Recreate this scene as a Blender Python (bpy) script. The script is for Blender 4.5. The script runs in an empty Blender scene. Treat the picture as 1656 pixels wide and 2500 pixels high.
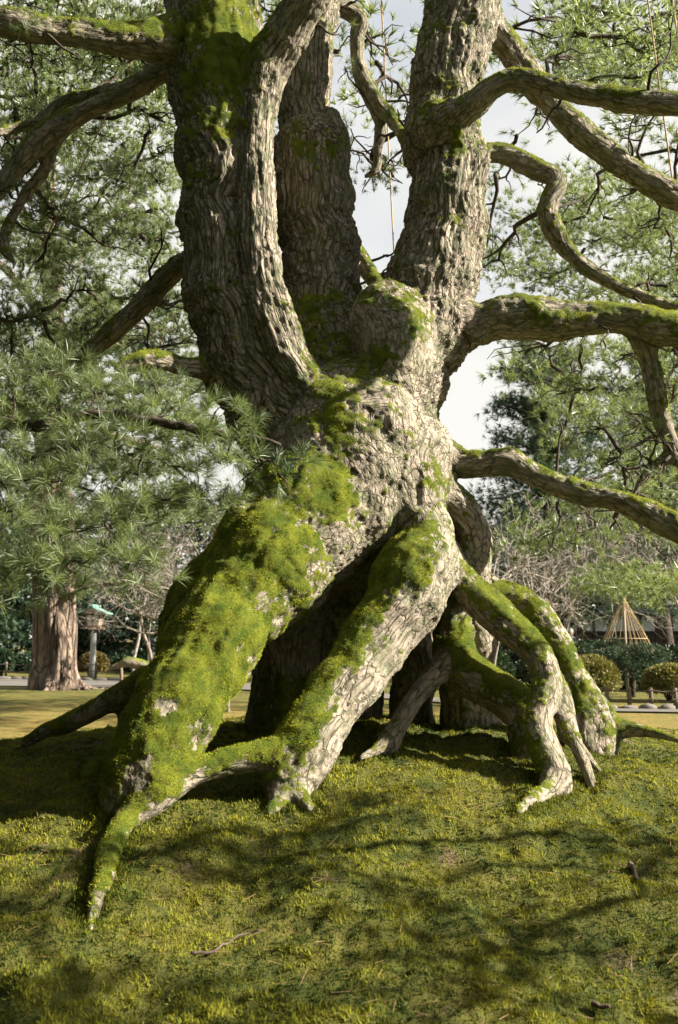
import bpy, math, random
import numpy as np
from mathutils import Vector, Matrix

random.seed(7)
RNG = np.random.default_rng(11)
S = bpy.context.scene
COL = S.collection

# ------------------------------------------------------------------ camera
FPX, CXP, CYP = 2100.0, 828.0, 1250.0          # focal length and centre in photo pixels
PITCH = math.atan(310.0 / 2100.0)
CAMZ = 1.5
cam_d = bpy.data.cameras.new('camera')
cam = bpy.data.objects.new('camera', cam_d)
COL.objects.link(cam)
cam.location = (0, 0, CAMZ)
cam.rotation_euler = (math.pi / 2 + PITCH, 0, 0)
cam_d.sensor_fit = 'VERTICAL'
cam_d.sensor_height = 36.0
cam_d.lens = FPX / 2500.0 * 36.0
cam_d.clip_start = 0.05
cam_d.clip_end = 2000
cam_d.dof.use_dof = True
cam_d.dof.focus_distance = 6.2
cam_d.dof.aperture_fstop = 2.8
S.camera = cam

# ------------------------------------------------------------------ light
SUN_EL, SUN_AZ = math.radians(31), math.radians(9)   # azimuth: from +X towards the camera
sv = Vector((math.cos(SUN_EL) * math.cos(SUN_AZ), -math.cos(SUN_EL) * math.sin(SUN_AZ), math.sin(SUN_EL)))
sun_d = bpy.data.lights.new('sun', 'SUN')
sun = bpy.data.objects.new('sun', sun_d)
COL.objects.link(sun)
sun.rotation_euler = sv.to_track_quat('Z', 'Y').to_euler()
sun.location = (20, -6, 14)
sun_d.energy = 5.0
sun_d.angle = math.radians(0.6)
sun_d.color = (1.0, 0.91, 0.76)

W = bpy.data.worlds.new('World')
S.world = W
W.use_nodes = True
nt = W.node_tree
nt.nodes.clear()
n_out = nt.nodes.new('ShaderNodeOutputWorld')
n_bg = nt.nodes.new('ShaderNodeBackground')
n_sky = nt.nodes.new('ShaderNodeTexSky')
n_sky.sky_type = 'NISHITA'
n_sky.sun_disc = False
n_sky.sun_elevation = SUN_EL
n_sky.sun_rotation = math.pi / 2 + SUN_AZ
n_sky.dust_density = 2.0
n_sky.air_density = 1.0
n_tc = nt.nodes.new('ShaderNodeTexCoord')
n_map = nt.nodes.new('ShaderNodeMapping')
n_map.inputs['Scale'].default_value = (1.0, 1.0, 2.2)
n_cl = nt.nodes.new('ShaderNodeTexNoise')
n_cl.inputs['Scale'].default_value = 1.6
n_cl.inputs['Detail'].default_value = 5
n_cl.inputs['Roughness'].default_value = 0.5
n_rp = nt.nodes.new('ShaderNodeValToRGB')
n_rp.color_ramp.elements[0].position = 0.30
n_rp.color_ramp.elements[0].color = (0.25, 0.25, 0.25, 1)
n_rp.color_ramp.elements[1].position = 0.56
n_rp.color_ramp.elements[1].color = (1, 1, 1, 1)
n_mx = nt.nodes.new('ShaderNodeMixRGB')
n_mx.inputs['Color2'].default_value = (4.9, 4.85, 4.6, 1)   # thin bright cloud
nt.links.new(n_tc.outputs['Generated'], n_map.inputs['Vector'])
nt.links.new(n_map.outputs['Vector'], n_cl.inputs['Vector'])
nt.links.new(n_cl.outputs['Fac'], n_rp.inputs['Fac'])
nt.links.new(n_rp.outputs['Color'], n_mx.inputs['Fac'])
nt.links.new(n_sky.outputs['Color'], n_mx.inputs['Color1'])
nt.links.new(n_mx.outputs['Color'], n_bg.inputs['Color'])
n_bg.inputs['Strength'].default_value = 0.05
nt.links.new(n_bg.outputs[0], n_out.inputs['Surface'])

S.render.engine = 'CYCLES'
S.cycles.use_denoising = True
S.cycles.max_bounces = 6
S.cycles.diffuse_bounces = 3
S.cycles.glossy_bounces = 2
S.cycles.transmission_bounces = 3
S.cycles.sample_clamp_indirect = 6.0
S.view_settings.view_transform = 'Standard'
S.view_settings.look = 'None'
S.view_settings.gamma = 1.0
S.view_settings.exposure = 2.0
S.view_settings.use_curve_mapping = False

# ------------------------------------------------------------------ helpers
K = 1656.0 / 1568.0     # the pixel numbers below are read off a 1568-wide view of the photograph
CT, ST = math.cos(PITCH), math.sin(PITCH)

def ray(dx, dy):
    u = (dx * K - CXP) / FPX
    v = (CYP - dy * K) / FPX
    return u, CT - v * ST, ST + v * CT

def at(dx, dy, Y):
    """world point seen at view pixel (dx,dy), Y metres ahead"""
    u, y, z = ray(dx, dy)
    s = Y / y
    return np.array((u * s, Y, CAMZ + z * s))

def rad(rpx, dy, Y):
    return rpx * K / FPX * Y / ray(0, dy)[1]

def hash3(ix, iy, iz, seed):
    h = (ix.astype(np.int64) * 374761393 + iy.astype(np.int64) * 668265263 + iz.astype(np.int64) * 2147483647 + seed * 974634777) & 0xFFFFFFFF
    h = ((h ^ (h >> 13)) * 1274126177) & 0xFFFFFFFF
    h = ((h ^ (h >> 16)) * 2246822519) & 0xFFFFFFFF
    return ((h ^ (h >> 15)) & 0xFFFFFF).astype(np.float32) / float(0xFFFFFF)

def vnoise(p, seed=0):
    """value noise 0..1 at points p (N,3)"""
    p = np.asarray(p, dtype=np.float32)
    i = np.floor(p).astype(np.int64)
    f = p - i
    f = f * f * (3 - 2 * f)
    out = np.zeros(len(p), np.float32)
    for a in (0, 1):
        wx = f[:, 0] if a else 1 - f[:, 0]
        for b in (0, 1):
            wy = f[:, 1] if b else 1 - f[:, 1]
            for c in (0, 1):
                wz = f[:, 2] if c else 1 - f[:, 2]
                out += wx * wy * wz * hash3(i[:, 0] + a, i[:, 1] + b, i[:, 2] + c, seed)
    return out

def fbm(p, seed=0, oct=3):
    o, a, s, t = 0, 1.0, 1.0, 0.0
    for k in range(oct):
        o = o + a * vnoise(np.asarray(p) * s, seed + k * 17)
        t += a
        a *= 0.5
        s *= 2.03
    return o / t

def voronoi(p, seed=0):
    """F1 and F2 distances"""
    p = np.asarray(p, dtype=np.float32)
    i = np.floor(p).astype(np.int64)
    f1 = np.full(len(p), 9.0, np.float32)
    f2 = np.full(len(p), 9.0, np.float32)
    cid = np.zeros(len(p), np.float32)
    for a in (-1, 0, 1):
        for b in (-1, 0, 1):
            for c in (-1, 0, 1):
                x, y, z = i[:, 0] + a, i[:, 1] + b, i[:, 2] + c
                dx = x + hash3(x, y, z, seed) - p[:, 0]
                dy = y + hash3(x, y, z, seed + 1) - p[:, 1]
                dz = z + hash3(x, y, z, seed + 2) - p[:, 2]
                d = np.sqrt(dx * dx + dy * dy + dz * dz)
                near = d < f1
                f2 = np.where(near, f1, np.minimum(f2, d))
                cid = np.where(near, hash3(x, y, z, seed + 5), cid)
                f1 = np.where(near, d, f1)
    return f1, f2, cid

def new_mesh(name, V, F, mat=None, smooth=False, attrs=None, normals=None):
    V = np.ascontiguousarray(V, dtype=np.float32)
    F = np.ascontiguousarray(F, dtype=np.int32)
    me = bpy.data.meshes.new(name)
    n, k = F.shape
    me.vertices.add(len(V))
    me.vertices.foreach_set('co', V.ravel())
    me.loops.add(n * k)
    me.loops.foreach_set('vertex_index', F.ravel())
    me.polygons.add(n)
    me.polygons.foreach_set('loop_start', np.arange(0, n * k, k, dtype=np.int32))
    me.polygons.foreach_set('use_smooth', np.full(n, smooth, dtype=bool))
    me.update(calc_edges=True)
    if attrs:
        for an, av in attrs.items():
            av = np.ascontiguousarray(av, dtype=np.float32)
            if av.ndim == 1:
                at_ = me.attributes.new(an, 'FLOAT', 'POINT')
                at_.data.foreach_set('value', av)
            else:
                at_ = me.attributes.new(an, 'FLOAT_VECTOR', 'POINT')
                at_.data.foreach_set('vector', av.ravel())
    if normals is not None:
        me.normals_split_custom_set_from_vertices(normals)
    if mat:
        me.materials.append(mat)
    return me

def link(name, me, parent=None):
    o = bpy.data.objects.new(name, me)
    COL.objects.link(o)
    if parent:
        o.parent = parent
        o.matrix_parent_inverse = Matrix.Translation(-Vector(parent.location)) if parent.parent is None else Matrix.Identity(4)
    return o

def tag(o, label=None, cat=None, group=None, kind=None):
    if label: o['label'] = label
    if cat: o['category'] = cat
    if group: o['group'] = group
    if kind: o['kind'] = kind
    return o

def empty(name, loc, label, cat, group=None):
    o = bpy.data.objects.new(name, None)
    COL.objects.link(o)
    o.location = loc
    o.empty_display_size = 0.1
    return tag(o, label, cat, group)

class MB:
    """collects quads and triangles (as quads with a repeated corner split off)"""
    def __init__(self):
        self.V, self.Q, self.n = [], [], 0
    def add(self, V, Q):
        V = np.asarray(V, dtype=np.float32)
        self.V.append(V)
        self.Q.append(np.asarray(Q, dtype=np.int32) + self.n)
        self.n += len(V)
    def box(self, c, s, rz=0.0, rx=0.0, taper=1.0):
        hx, hy, hz = s[0] / 2, s[1] / 2, s[2] / 2
        P = []
        for z in (-1, 1):
            t = taper if z > 0 else 1.0
            for x, y in ((-1, -1), (1, -1), (1, 1), (-1, 1)):
                P.append(Vector((x * hx * t, y * hy * t, z * hz)))
        M = Matrix.Rotation(rz, 3, 'Z') @ Matrix.Rotation(rx, 3, 'X')
        P = [tuple(M @ p + Vector(c)) for p in P]
        self.add(P, [(0, 3, 2, 1), (4, 5, 6, 7), (0, 1, 5, 4), (1, 2, 6, 5), (2, 3, 7, 6), (3, 0, 4, 7)])
    def tube(self, P, R, sides=5, cap=True):
        V, Q = sweep(P, R, sides)
        self.add(V, Q)
    def build(self, name, mat, parent=None, smooth=False, attrs=None):
        return link(name, new_mesh(name, np.concatenate(self.V), np.concatenate(self.Q), mat, smooth, attrs), parent)

def sweep(P, R, sides=5):
    P = np.asarray(P, dtype=np.float64)
    R = np.broadcast_to(np.asarray(R, dtype=np.float64), (len(P),))
    T = np.gradient(P, axis=0)
    T /= np.linalg.norm(T, axis=1)[:, None] + 1e-9
    ref = np.array((0, 0, 1.0)) if abs(T[0][2]) < 0.9 else np.array((1.0, 0, 0))
    N = np.zeros_like(P)
    n = ref - T[0] * ref.dot(T[0])
    n /= np.linalg.norm(n)
    for i in range(len(P)):
        n = n - T[i] * n.dot(T[i])
        n /= np.linalg.norm(n) + 1e-9
        N[i] = n
    B = np.cross(T, N)
    a = np.linspace(0, 2 * math.pi, sides, endpoint=False)
    ring = P[:, None, :] + R[:, None, None] * (np.cos(a)[None, :, None] * N[:, None, :] + np.sin(a)[None, :, None] * B[:, None, :])
    V = ring.reshape(-1, 3)
    n_ = len(P)
    i = np.arange(n_ - 1)[:, None] * sides
    j = np.arange(sides)[None, :]
    j2 = (j + 1) % sides
    Q = np.stack([i + j, i + j2, i + sides + j2, i + sides + j], axis=-1).reshape(-1, 4)
    # end caps: fans made of quads round a centre
    c0 = len(V)
    V = np.concatenate([V, P[:1], P[-1:]])
    cap = []
    last = (n_ - 1) * sides
    for k in range(sides):
        cap.append((c0, (k + 1) % sides, k, c0))
    capq = []
    m = sides if sides % 2 == 0 else sides - 1
    for k in range(0, m, 2):
        capq.append((c0, (k + 2) % sides, k + 1, k))
        capq.append((c0 + 1, last + k, last + k + 1, last + (k + 2) % sides))
    return V, np.concatenate([Q, np.asarray(capq, dtype=Q.dtype)])

def catmull(C, step):
    """C (n,d) control rows -> dense rows, spacing about step along the first three columns"""
    C = np.asarray(C, dtype=np.float64)
    if len(C) < 3:
        t = np.linspace(0, 1, max(2, int(np.linalg.norm(C[1, :3] - C[0, :3]) / step) + 1))[:, None]
        return C[0] * (1 - t) + C[1] * t
    E = np.concatenate([2 * C[:1] - C[1:2], C, 2 * C[-1:] - C[-2:-1]])
    out = []
    for i in range(len(C) - 1):
        p0, p1, p2, p3 = E[i:i + 4]
        m = max(1, int(math.ceil(np.linalg.norm(p2[:3] - p1[:3]) / step)))
        t = (np.arange(m) / m)[:, None]
        out.append(0.5 * (2 * p1 + (p2 - p0) * t + (2 * p0 - 5 * p1 + 4 * p2 - p3) * t ** 2 + (3 * p1 - p0 - 3 * p2 + p3) * t ** 3))
    out.append(C[-1:])
    return np.concatenate(out)

def sdf_mesh(limbs, vox, k, pad=0.05):
    """limbs: list of (P (n,3), R (n,)); smooth union meshed with surface nets. Returns V, Q, limb id per vertex"""
    lo = np.min([ (P - R[:, None]).min(0) for P, R in limbs], axis=0) - pad
    hi = np.max([ (P + R[:, None]).max(0) for P, R in limbs], axis=0) + pad
    n = np.ceil((hi - lo) / vox).astype(int) + 2
    acc = np.zeros(n, np.float32)
    dmin = np.full(n, 9.0, np.float32)
    ids = np.zeros(n, np.uint8)
    margin = 6.0 / k
    ax = [lo[a] + np.arange(n[a], dtype=np.float32) * vox for a in range(3)]
    for li, (P, R) in enumerate(limbs):
        m = margin + vox
        l0 = np.maximum(np.floor(((P - R[:, None]).min(0) - m - lo) / vox).astype(int), 0)
        l1 = np.minimum(np.ceil(((P + R[:, None]).max(0) + m - lo) / vox).astype(int) + 1, n)
        D = np.full(l1 - l0, 9.0, np.float32)
        for s in range(len(P) - 1):
            a, b, ra, rb = P[s], P[s + 1], R[s], R[s + 1]
            rm = max(ra, rb) + m
            s0 = np.maximum(np.floor((np.minimum(a, b) - rm - lo) / vox).astype(int), l0)
            s1 = np.minimum(np.ceil((np.maximum(a, b) + rm - lo) / vox).astype(int) + 1, l1)
            if np.any(s1 <= s0):
                continue
            X = ax[0][s0[0]:s1[0], None, None] - np.float32(a[0])
            Y = ax[1][None, s0[1]:s1[1], None] - np.float32(a[1])
            Z = ax[2][None, None, s0[2]:s1[2]] - np.float32(a[2])
            d = (b - a).astype(np.float32)
            L2 = float(d.dot(d)) + 1e-9
            t = np.clip((X * d[0] + Y * d[1] + Z * d[2]) / L2, 0, 1)
            dist = np.sqrt((X - t * d[0]) ** 2 + (Y - t * d[1]) ** 2 + (Z - t * d[2]) ** 2) - (ra + (rb - ra) * t)
            sl = tuple(slice(s0[q] - l0[q], s1[q] - l0[q]) for q in range(3))
            D[sl] = np.minimum(D[sl], dist)
        sl = tuple(slice(l0[q], l1[q]) for q in range(3))
        acc[sl] += np.exp(-k * np.clip(D, -0.6, margin * 1.2)) * (D < margin * 1.2)
        sub = dmin[sl]
        near = D < sub
        ids[sl][near] = li
        dmin[sl] = np.where(near, D, sub)
    del dmin
    f = np.full(n, 0.2, np.float32)
    pos = acc > 1e-8
    f[pos] = -np.log(acc[pos]) / k
    f = np.minimum(f, 0.2)
    del acc, pos
    ins = f < 0
    c = ins[:-1, :-1, :-1].astype(np.uint8)
    cnt = np.zeros([x - 1 for x in n], np.uint8)
    for a in (0, 1):
        for b in (0, 1):
            for e in (0, 1):
                cnt += ins[a:n[0] - 1 + a, b:n[1] - 1 + b, e:n[2] - 1 + e]
    cells = np.argwhere((cnt > 0) & (cnt < 8))
    del cnt
    index = np.full([x - 1 for x in n], -1, np.int32)
    index[cells[:, 0], cells[:, 1], cells[:, 2]] = np.arange(len(cells))
    corner = {}
    for a in (0, 1):
        for b in (0, 1):
            for e in (0, 1):
                corner[(a, b, e)] = f[cells[:, 0] + a, cells[:, 1] + b, cells[:, 2] + e]
    acc_v = np.zeros((len(cells), 3), np.float32)
    acc_n = np.zeros(len(cells), np.float32)
    for c0 in corner:
        for a in range(3):
            if c0[a] == 1:
                continue
            c1 = tuple(1 if q == a else c0[q] for q in range(3))
            A, B = corner[c0], corner[c1]
            x = (A < 0) != (B < 0)
            t = np.where(x, A / np.where(np.abs(A - B) < 1e-9, 1, A - B), 0)
            p = np.zeros((len(cells), 3), np.float32) + np.asarray(c0, np.float32)
            p[:, a] += t
            acc_v[x] += p[x]
            acc_n[x] += 1
    V = lo + (cells + acc_v / acc_n[:, None]) * vox
    vid = ids[cells[:, 0], cells[:, 1], cells[:, 2]]
    quads = []
    for a in range(3):
        sl0 = [slice(0, None)] * 3
        sl1 = [slice(0, None)] * 3
        sl0[a] = slice(0, -1)
        sl1[a] = slice(1, None)
        A, B = ins[tuple(sl0)], ins[tuple(sl1)]
        e = np.argwhere(A != B)
        b, c_ = (a + 1) % 3, (a + 2) % 3
        ok = (e[:, b] > 0) & (e[:, c_] > 0) & (e[:, b] < n[b] - 1) & (e[:, c_] < n[c_] - 1)
        e = e[ok]
        flip = A[e[:, 0], e[:, 1], e[:, 2]]
        def idx(db, dc):
            q = e.copy()
            q[:, b] -= db
            q[:, c_] -= dc
            return index[q[:, 0], q[:, 1], q[:, 2]]
        q4 = np.stack([idx(1, 1), idx(0, 1), idx(0, 0), idx(1, 0)], axis=1)
        q4[~flip] = q4[~flip][:, ::-1]
        quads.append(q4)
    return V, np.concatenate(quads), vid

def vert_normals(V, Q):
    a = V[Q[:, 2]] - V[Q[:, 0]]
    b = V[Q[:, 3]] - V[Q[:, 1]]
    fn = np.cross(a, b)
    N = np.zeros_like(V)
    for k in range(4):
        for ax_ in range(3):
            N[:, ax_] += np.bincount(Q[:, k], weights=fn[:, ax_], minlength=len(V))
    return N / (np.linalg.norm(N, axis=1)[:, None] + 1e-12)

def relax(V, Q, it):
    for _ in range(it):
        A = np.zeros_like(V)
        C = np.zeros(len(V))
        for k in range(4):
            i, j = Q[:, k], Q[:, (k + 1) % 4]
            for ax_ in range(3):
                A[:, ax_] += np.bincount(i, weights=V[j, ax_], minlength=len(V)) + np.bincount(j, weights=V[i, ax_], minlength=len(V))
            C += np.bincount(i, minlength=len(V)) + np.bincount(j, minlength=len(V))
        V = V * 0.4 + 0.6 * A / np.maximum(C, 1)[:, None]
    return V

# ------------------------------------------------------------------ materials
def mat_new(name):
    m = bpy.data.materials.new(name)
    m.use_nodes = True
    t = m.node_tree
    b = t.nodes['Principled BSDF']
    b.inputs['Roughness'].default_value = 0.85
    b.inputs['Specular IOR Level'].default_value = 0.25
    return m, t, b

def nd(t, typ, **kw):
    n = t.nodes.new('ShaderNode' + typ)
    for k_, v in kw.items():
        if k_ in ('operation', 'blend_type', 'feature', 'attribute_name', 'data_type', 'noise_dimensions', 'distance', 'use_clamp'):
            setattr(n, k_, v)
        else:
            n.inputs[k_.replace('_', ' ')].default_value = v
    return n

def ramp(t, src, stops):
    r = t.nodes.new('ShaderNodeValToRGB')
    e = r.color_ramp.elements
    while len(e) < len(stops):
        e.new(0.5)
    for q, (p, c) in zip(e, stops):
        q.position = p
        q.color = (c[0], c[1], c[2], 1) if hasattr(c, '__len__') else (c, c, c, 1)
    t.links.new(src, r.inputs['Fac'])
    return r.outputs['Color']

def mix(t, fac, a, b, blend='MIX'):
    m = t.nodes.new('ShaderNodeMixRGB')
    m.blend_type = blend
    for sock, v in ((m.inputs['Fac'], fac), (m.inputs['Color1'], a), (m.inputs['Color2'], b)):
        if hasattr(v, 'default_value') or hasattr(v, 'is_linked'):
            t.links.new(v, sock)
        elif hasattr(v, '__len__'):
            sock.default_value = (v[0], v[1], v[2], 1)
        else:
            sock.default_value = v
    return m.outputs['Color']

def math_(t, op, a, b=None):
    m = t.nodes.new('ShaderNodeMath')
    m.operation = op
    for s, v in ((m.inputs[0], a), (m.inputs[1], b)):
        if v is None: continue
        if hasattr(v, 'is_linked'): t.links.new(v, s)
        else: s.default_value = v
    return m.outputs[0]

def noise(t, vec, scale, detail=4, rough=0.55):
    n = t.nodes.new('ShaderNodeTexNoise')
    n.inputs['Scale'].default_value = scale
    n.inputs['Detail'].default_value = detail
    n.inputs['Roughness'].default_value = rough
    if vec is not None: t.links.new(vec, n.inputs['Vector'])
    return n.outputs['Fac']

def bump(t, b, h, strength, dist, normal=None):
    n = t.nodes.new('ShaderNodeBump')
    n.inputs['Strength'].default_value = strength
    n.inputs['Distance'].default_value = dist
    t.links.new(h, n.inputs['Height'])
    t.links.new(n.outputs['Normal'], b.inputs['Normal'])
    return n

def attr(t, name):
    n = t.nodes.new('ShaderNodeAttribute')
    n.attribute_name = name
    return n

def mat_bark(name, plate=(0.43, 0.365, 0.30), dark=(0.034, 0.027, 0.021), scale=22.0, moss=True, use_bc=True):
    """flaky pine bark: streaked fissures along the limb, broken plate edges, lichen film, moss where the 'moss' attribute says"""
    m, t, b = mat_new(name)
    pos = t.nodes.new('ShaderNodeNewGeometry').outputs['Position']
    bc = attr(t, 'bc').outputs['Vector'] if use_bc else pos
    fcv = attr(t, 'fc').outputs['Vector'] if use_bc else pos
    k = scale / 22.0
    nz = t.nodes.new('ShaderNodeTexNoise'); nz.inputs['Scale'].default_value = 16 * k; nz.inputs['Detail'].default_value = 4
    t.links.new(bc, nz.inputs['Vector'])
    warp = t.nodes.new('ShaderNodeVectorMath'); warp.operation = 'MULTIPLY_ADD'
    t.links.new(nz.outputs['Color'], warp.inputs[0]); warp.inputs[1].default_value = (0.055 / k,) * 3; t.links.new(bc, warp.inputs[2])
    vo = t.nodes.new('ShaderNodeTexVoronoi'); vo.feature = 'DISTANCE_TO_EDGE'; vo.inputs['Scale'].default_value = scale
    t.links.new(warp.outputs[0], vo.inputs['Vector'])
    vc = t.nodes.new('ShaderNodeTexVoronoi'); vc.inputs['Scale'].default_value = scale
    t.links.new(warp.outputs[0], vc.inputs['Vector'])
    fine = noise(t, bc, 95 * k, 6, 0.7)
    med = noise(t, pos, 14, 4)
    big = noise(t, pos, 2.2, 3)
    gate = ramp(t, noise(t, bc, 13 * k, 4, 0.6), [(0.40, 0.0), (0.62, 0.9)])       # plate edges fade out in places
    edge = ramp(t, vo.outputs['Distance'], [(0.0, 0.0), (0.05, 0.55), (0.14, 1.0)])
    edge = math_(t, 'MAXIMUM', edge, gate)
    # long fissures between upright ridges, only where the bark has them ('fw')
    n2 = t.nodes.new('ShaderNodeTexNoise'); n2.inputs['Scale'].default_value = 20 * k; n2.inputs['Detail'].default_value = 4
    t.links.new(fcv, n2.inputs['Vector'])
    w2 = t.nodes.new('ShaderNodeVectorMath'); w2.operation = 'MULTIPLY_ADD'
    t.links.new(n2.outputs['Color'], w2.inputs[0]); w2.inputs[1].default_value = (0.032 / k,) * 3; t.links.new(fcv, w2.inputs[2])
    v2 = t.nodes.new('ShaderNodeTexVoronoi'); v2.feature = 'DISTANCE_TO_EDGE'; v2.inputs['Scale'].default_value = 19 * k
    t.links.new(w2.outputs[0], v2.inputs['Vector'])
    fis = ramp(t, v2.outputs['Distance'], [(0.0, 0.0), (0.05, 0.45), (0.15, 1.0)])
    fwv = attr(t, 'fw').outputs['Fac'] if use_bc else 0.5
    fis = mix(t, fwv, (1, 1, 1), fis)
    # small flakes lifting off between
    flk = ramp(t, noise(t, bc, 48 * k, 3, 0.5), [(0.34, 0.45), (0.46, 1.0)])
    fis = math_(t, 'MULTIPLY', fis, flk)
    cr_ = math_(t, 'MULTIPLY', edge, fis)
    base = mix(t, ramp(t, fine, [(0.28, 0.0), (0.68, 1.0)]), [c * 0.55 for c in plate], [c * 1.10 for c in plate])
    sep = t.nodes.new('ShaderNodeSeparateColor'); t.links.new(vc.outputs['Color'], sep.inputs['Color'])
    base = mix(t, math_(t, 'MULTIPLY', sep.outputs[0], 0.40), base, [plate[0] * 0.75, plate[1] * 0.62, plate[2] * 0.60])
    base = mix(t, ramp(t, med, [(0.42, 0.0), (0.62, 0.40)]), base, [c * 0.6 for c in plate])
    base = mix(t, ramp(t, big, [(0.5, 0.0), (0.7, 0.35)]), base, [plate[0] * 0.8, plate[1] * 0.88, plate[2] * 0.85])
    col = mix(t, cr_, dark, base)
    h = math_(t, 'ADD', math_(t, 'MULTIPLY', cr_, 0.9), math_(t, 'MULTIPLY', fine, 0.9))
    if moss:
        ma = attr(t, 'moss').outputs['Fac']
        mn = noise(t, pos, 34, 6, 0.7)
        mf = math_(t, 'ADD', ma, math_(t, 'MULTIPLY', math_(t, 'SUBTRACT', mn, 0.5), 1.2))
        mf = ramp(t, mf, [(0.46, 0.0), (0.58, 1.0)])
        mc = mix(t, ramp(t, noise(t, pos, 9, 4), [(0.35, 0.0), (0.65, 1.0)]), (0.075, 0.125, 0.006), (0.27, 0.30, 0.020))
        mc = mix(t, ramp(t, noise(t, pos, 17, 5, 0.7), [(0.56, 0.0), (0.68, 0.7)]), mc, (0.13, 0.095, 0.035))
        mc = mix(t, ramp(t, noise(t, pos, 260, 2), [(0.35, 0.7), (0.65, 0.0)]), mc, (0.02, 0.04, 0.006))
        # grey-green lichen film
        li = ramp(t, noise(t, pos, 55, 5, 0.75), [(0.50, 0.0), (0.60, 0.55)])
        li = math_(t, 'MULTIPLY', li, ramp(t, noise(t, pos, 3.1, 2), [(0.36, 0.15), (0.56, 1.0)]))
        col = mix(t, ramp(t, noise(t, pos, 6.5, 5, 0.65), [(0.42, 0.0), (0.64, 0.60)]), col, (0.075, 0.095, 0.040))
        col = mix(t, li, col, (0.14, 0.16, 0.085))
        col = mix(t, mf, col, mc)
        h = mix(t, mf, h, math_(t, 'MULTIPLY', noise(t, pos, 150, 4, 0.8), 2.2))
    t.links.new(col, b.inputs['Base Color'])
    b.inputs['Roughness'].default_value = 0.9
    bump(t, b, h, 1.0, 0.012 / k)
    return m

def mat_leaf(name, dark, light, trans=0.35, rough=0.45, spec=0.5, alt=None):
    """needles and leaves: colour from the per-leaf 'tint' attribute, some light shining through"""
    m, t, b = mat_new(name)
    tint = attr(t, 'tint').outputs['Fac']
    stops = [(0.0, dark), (0.9, light)]
    if alt: stops.append((0.99, alt))
    c = ramp(t, tint, stops)
    t.links.new(c, b.inputs['Base Color'])
    b.inputs['Roughness'].default_value = rough
    b.inputs['Specular IOR Level'].default_value = spec
    tr = t.nodes.new('ShaderNodeBsdfTranslucent')
    t.links.new(mix(t, 1.0, c, (1.25, 1.2, 0.6), 'MULTIPLY'), tr.inputs['Color'])
    ms = t.nodes.new('ShaderNodeMixShader')
    ms.inputs[0].default_value = trans
    t.links.new(b.outputs[0], ms.inputs[1]); t.links.new(tr.outputs[0], ms.inputs[2])
    t.links.new(ms.outputs[0], t.nodes['Material Output'].inputs['Surface'])
    return m

def mat_plain(name, c1, c2=None, scale=20, rough=0.8, bump_s=0.0, spec=0.25):
    m, t, b = mat_new(name)
    pos = t.nodes.new('ShaderNodeNewGeometry').outputs['Position']
    c2 = c2 or [c * 0.7 for c in c1]
    f = noise(t, pos, scale, 5, 0.6)
    t.links.new(mix(t, ramp(t, f, [(0.3, 0.0), (0.7, 1.0)]), c2, c1), b.inputs['Base Color'])
    b.inputs['Roughness'].default_value = rough
    b.inputs['Specular IOR Level'].default_value = spec
    if bump_s: bump(t, b, f, bump_s, 0.02)
    return m
# ------------------------------------------------------------------ ground
def ground_z(x, y, fine=True):
    x = np.atleast_1d(np.asarray(x, dtype=np.float64)); y = np.atleast_1d(np.asarray(y, dtype=np.float64))
    m = 0.80 * np.exp(-((x - 0.1) ** 2 / (2 * 4.3 ** 2) + (y - 7.2) ** 2 / (2 * np.where(y < 7.2, 2.0, 3.2) ** 2)))
    far = 0.16 * np.clip((y - 11) / 10.0, 0, 1)
    z = m + far
    p = np.stack([x, y, np.zeros_like(x)], axis=1)
    near = np.exp(-np.clip(y - 9, 0, None) / 2.2)
    z = z + near * (0.16 * (fbm(p * 0.9, 3, 2) - 0.5) + 0.12 * (fbm(p * 2.6, 5, 2) - 0.5))
    # low bank where the mound drops in front of the roots, with hollows under it
    lip = 4.86 + 0.22 * np.sin(x * 2.3 + 0.4) + 0.35 * (vnoise(p * 1.3 + 7, 9) - 0.5)
    z = z + 0.035 * np.tanh((y - lip) / 0.07) * np.exp(-((x - 0.7) / 1.1) ** 2) * np.exp(-np.abs(y - lip) / 1.2)
    if fine:
        z = z + near * (0.050 * (fbm(p * 9, 21, 2) - 0.5) + 0.026 * (vnoise(p * 26, 31) - 0.5))
    return z

def gz(x, y):
    return float(ground_z(x, y)[0])

def ground_hit(dx, dy, lift=0.0):
    u, ry, rz = ray(dx, dy)
    Y = np.arange(1.8, 40, 0.02)
    X, Z = u / ry * Y, CAMZ + rz / ry * Y
    d = Z - ground_z(X, Y, False) - lift
    i = int(np.argmax(d < 0))
    return float(Y[i])

def grow(a, b, d0, ratio, mx):
    out, d, x = [a], d0, a
    while x < b:
        d = min(d * ratio, mx); x += d; out.append(x)
    return out

xs = np.arange(-2.6, 2.6, 0.029)
xs = np.concatenate([-np.array(grow(2.6, 420, 0.029, 1.12, 60))[::-1], xs[1:], np.array(grow(2.6, 420, 0.029, 1.12, 60))])
ys = np.arange(2.2, 8.2, 0.029)
ys = np.concatenate([-np.array(grow(-2.2, 60, 0.03, 1.12, 20))[::-1], ys[1:], np.array(grow(8.2, 600, 0.029, 1.06, 60))])
XX, YY = np.meshgrid(xs, ys)
ZZ = ground_z(XX.ravel(), YY.ravel())
GV = np.stack([XX.ravel(), YY.ravel(), ZZ], axis=1)
nx_, ny_ = len(xs), len(ys)
ii = (np.arange(ny_ - 1)[:, None] * nx_ + np.arange(nx_ - 1)[None, :]).ravel()
GQ = np.stack([ii, ii + 1, ii + nx_ + 1, ii + nx_], axis=1)

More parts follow.
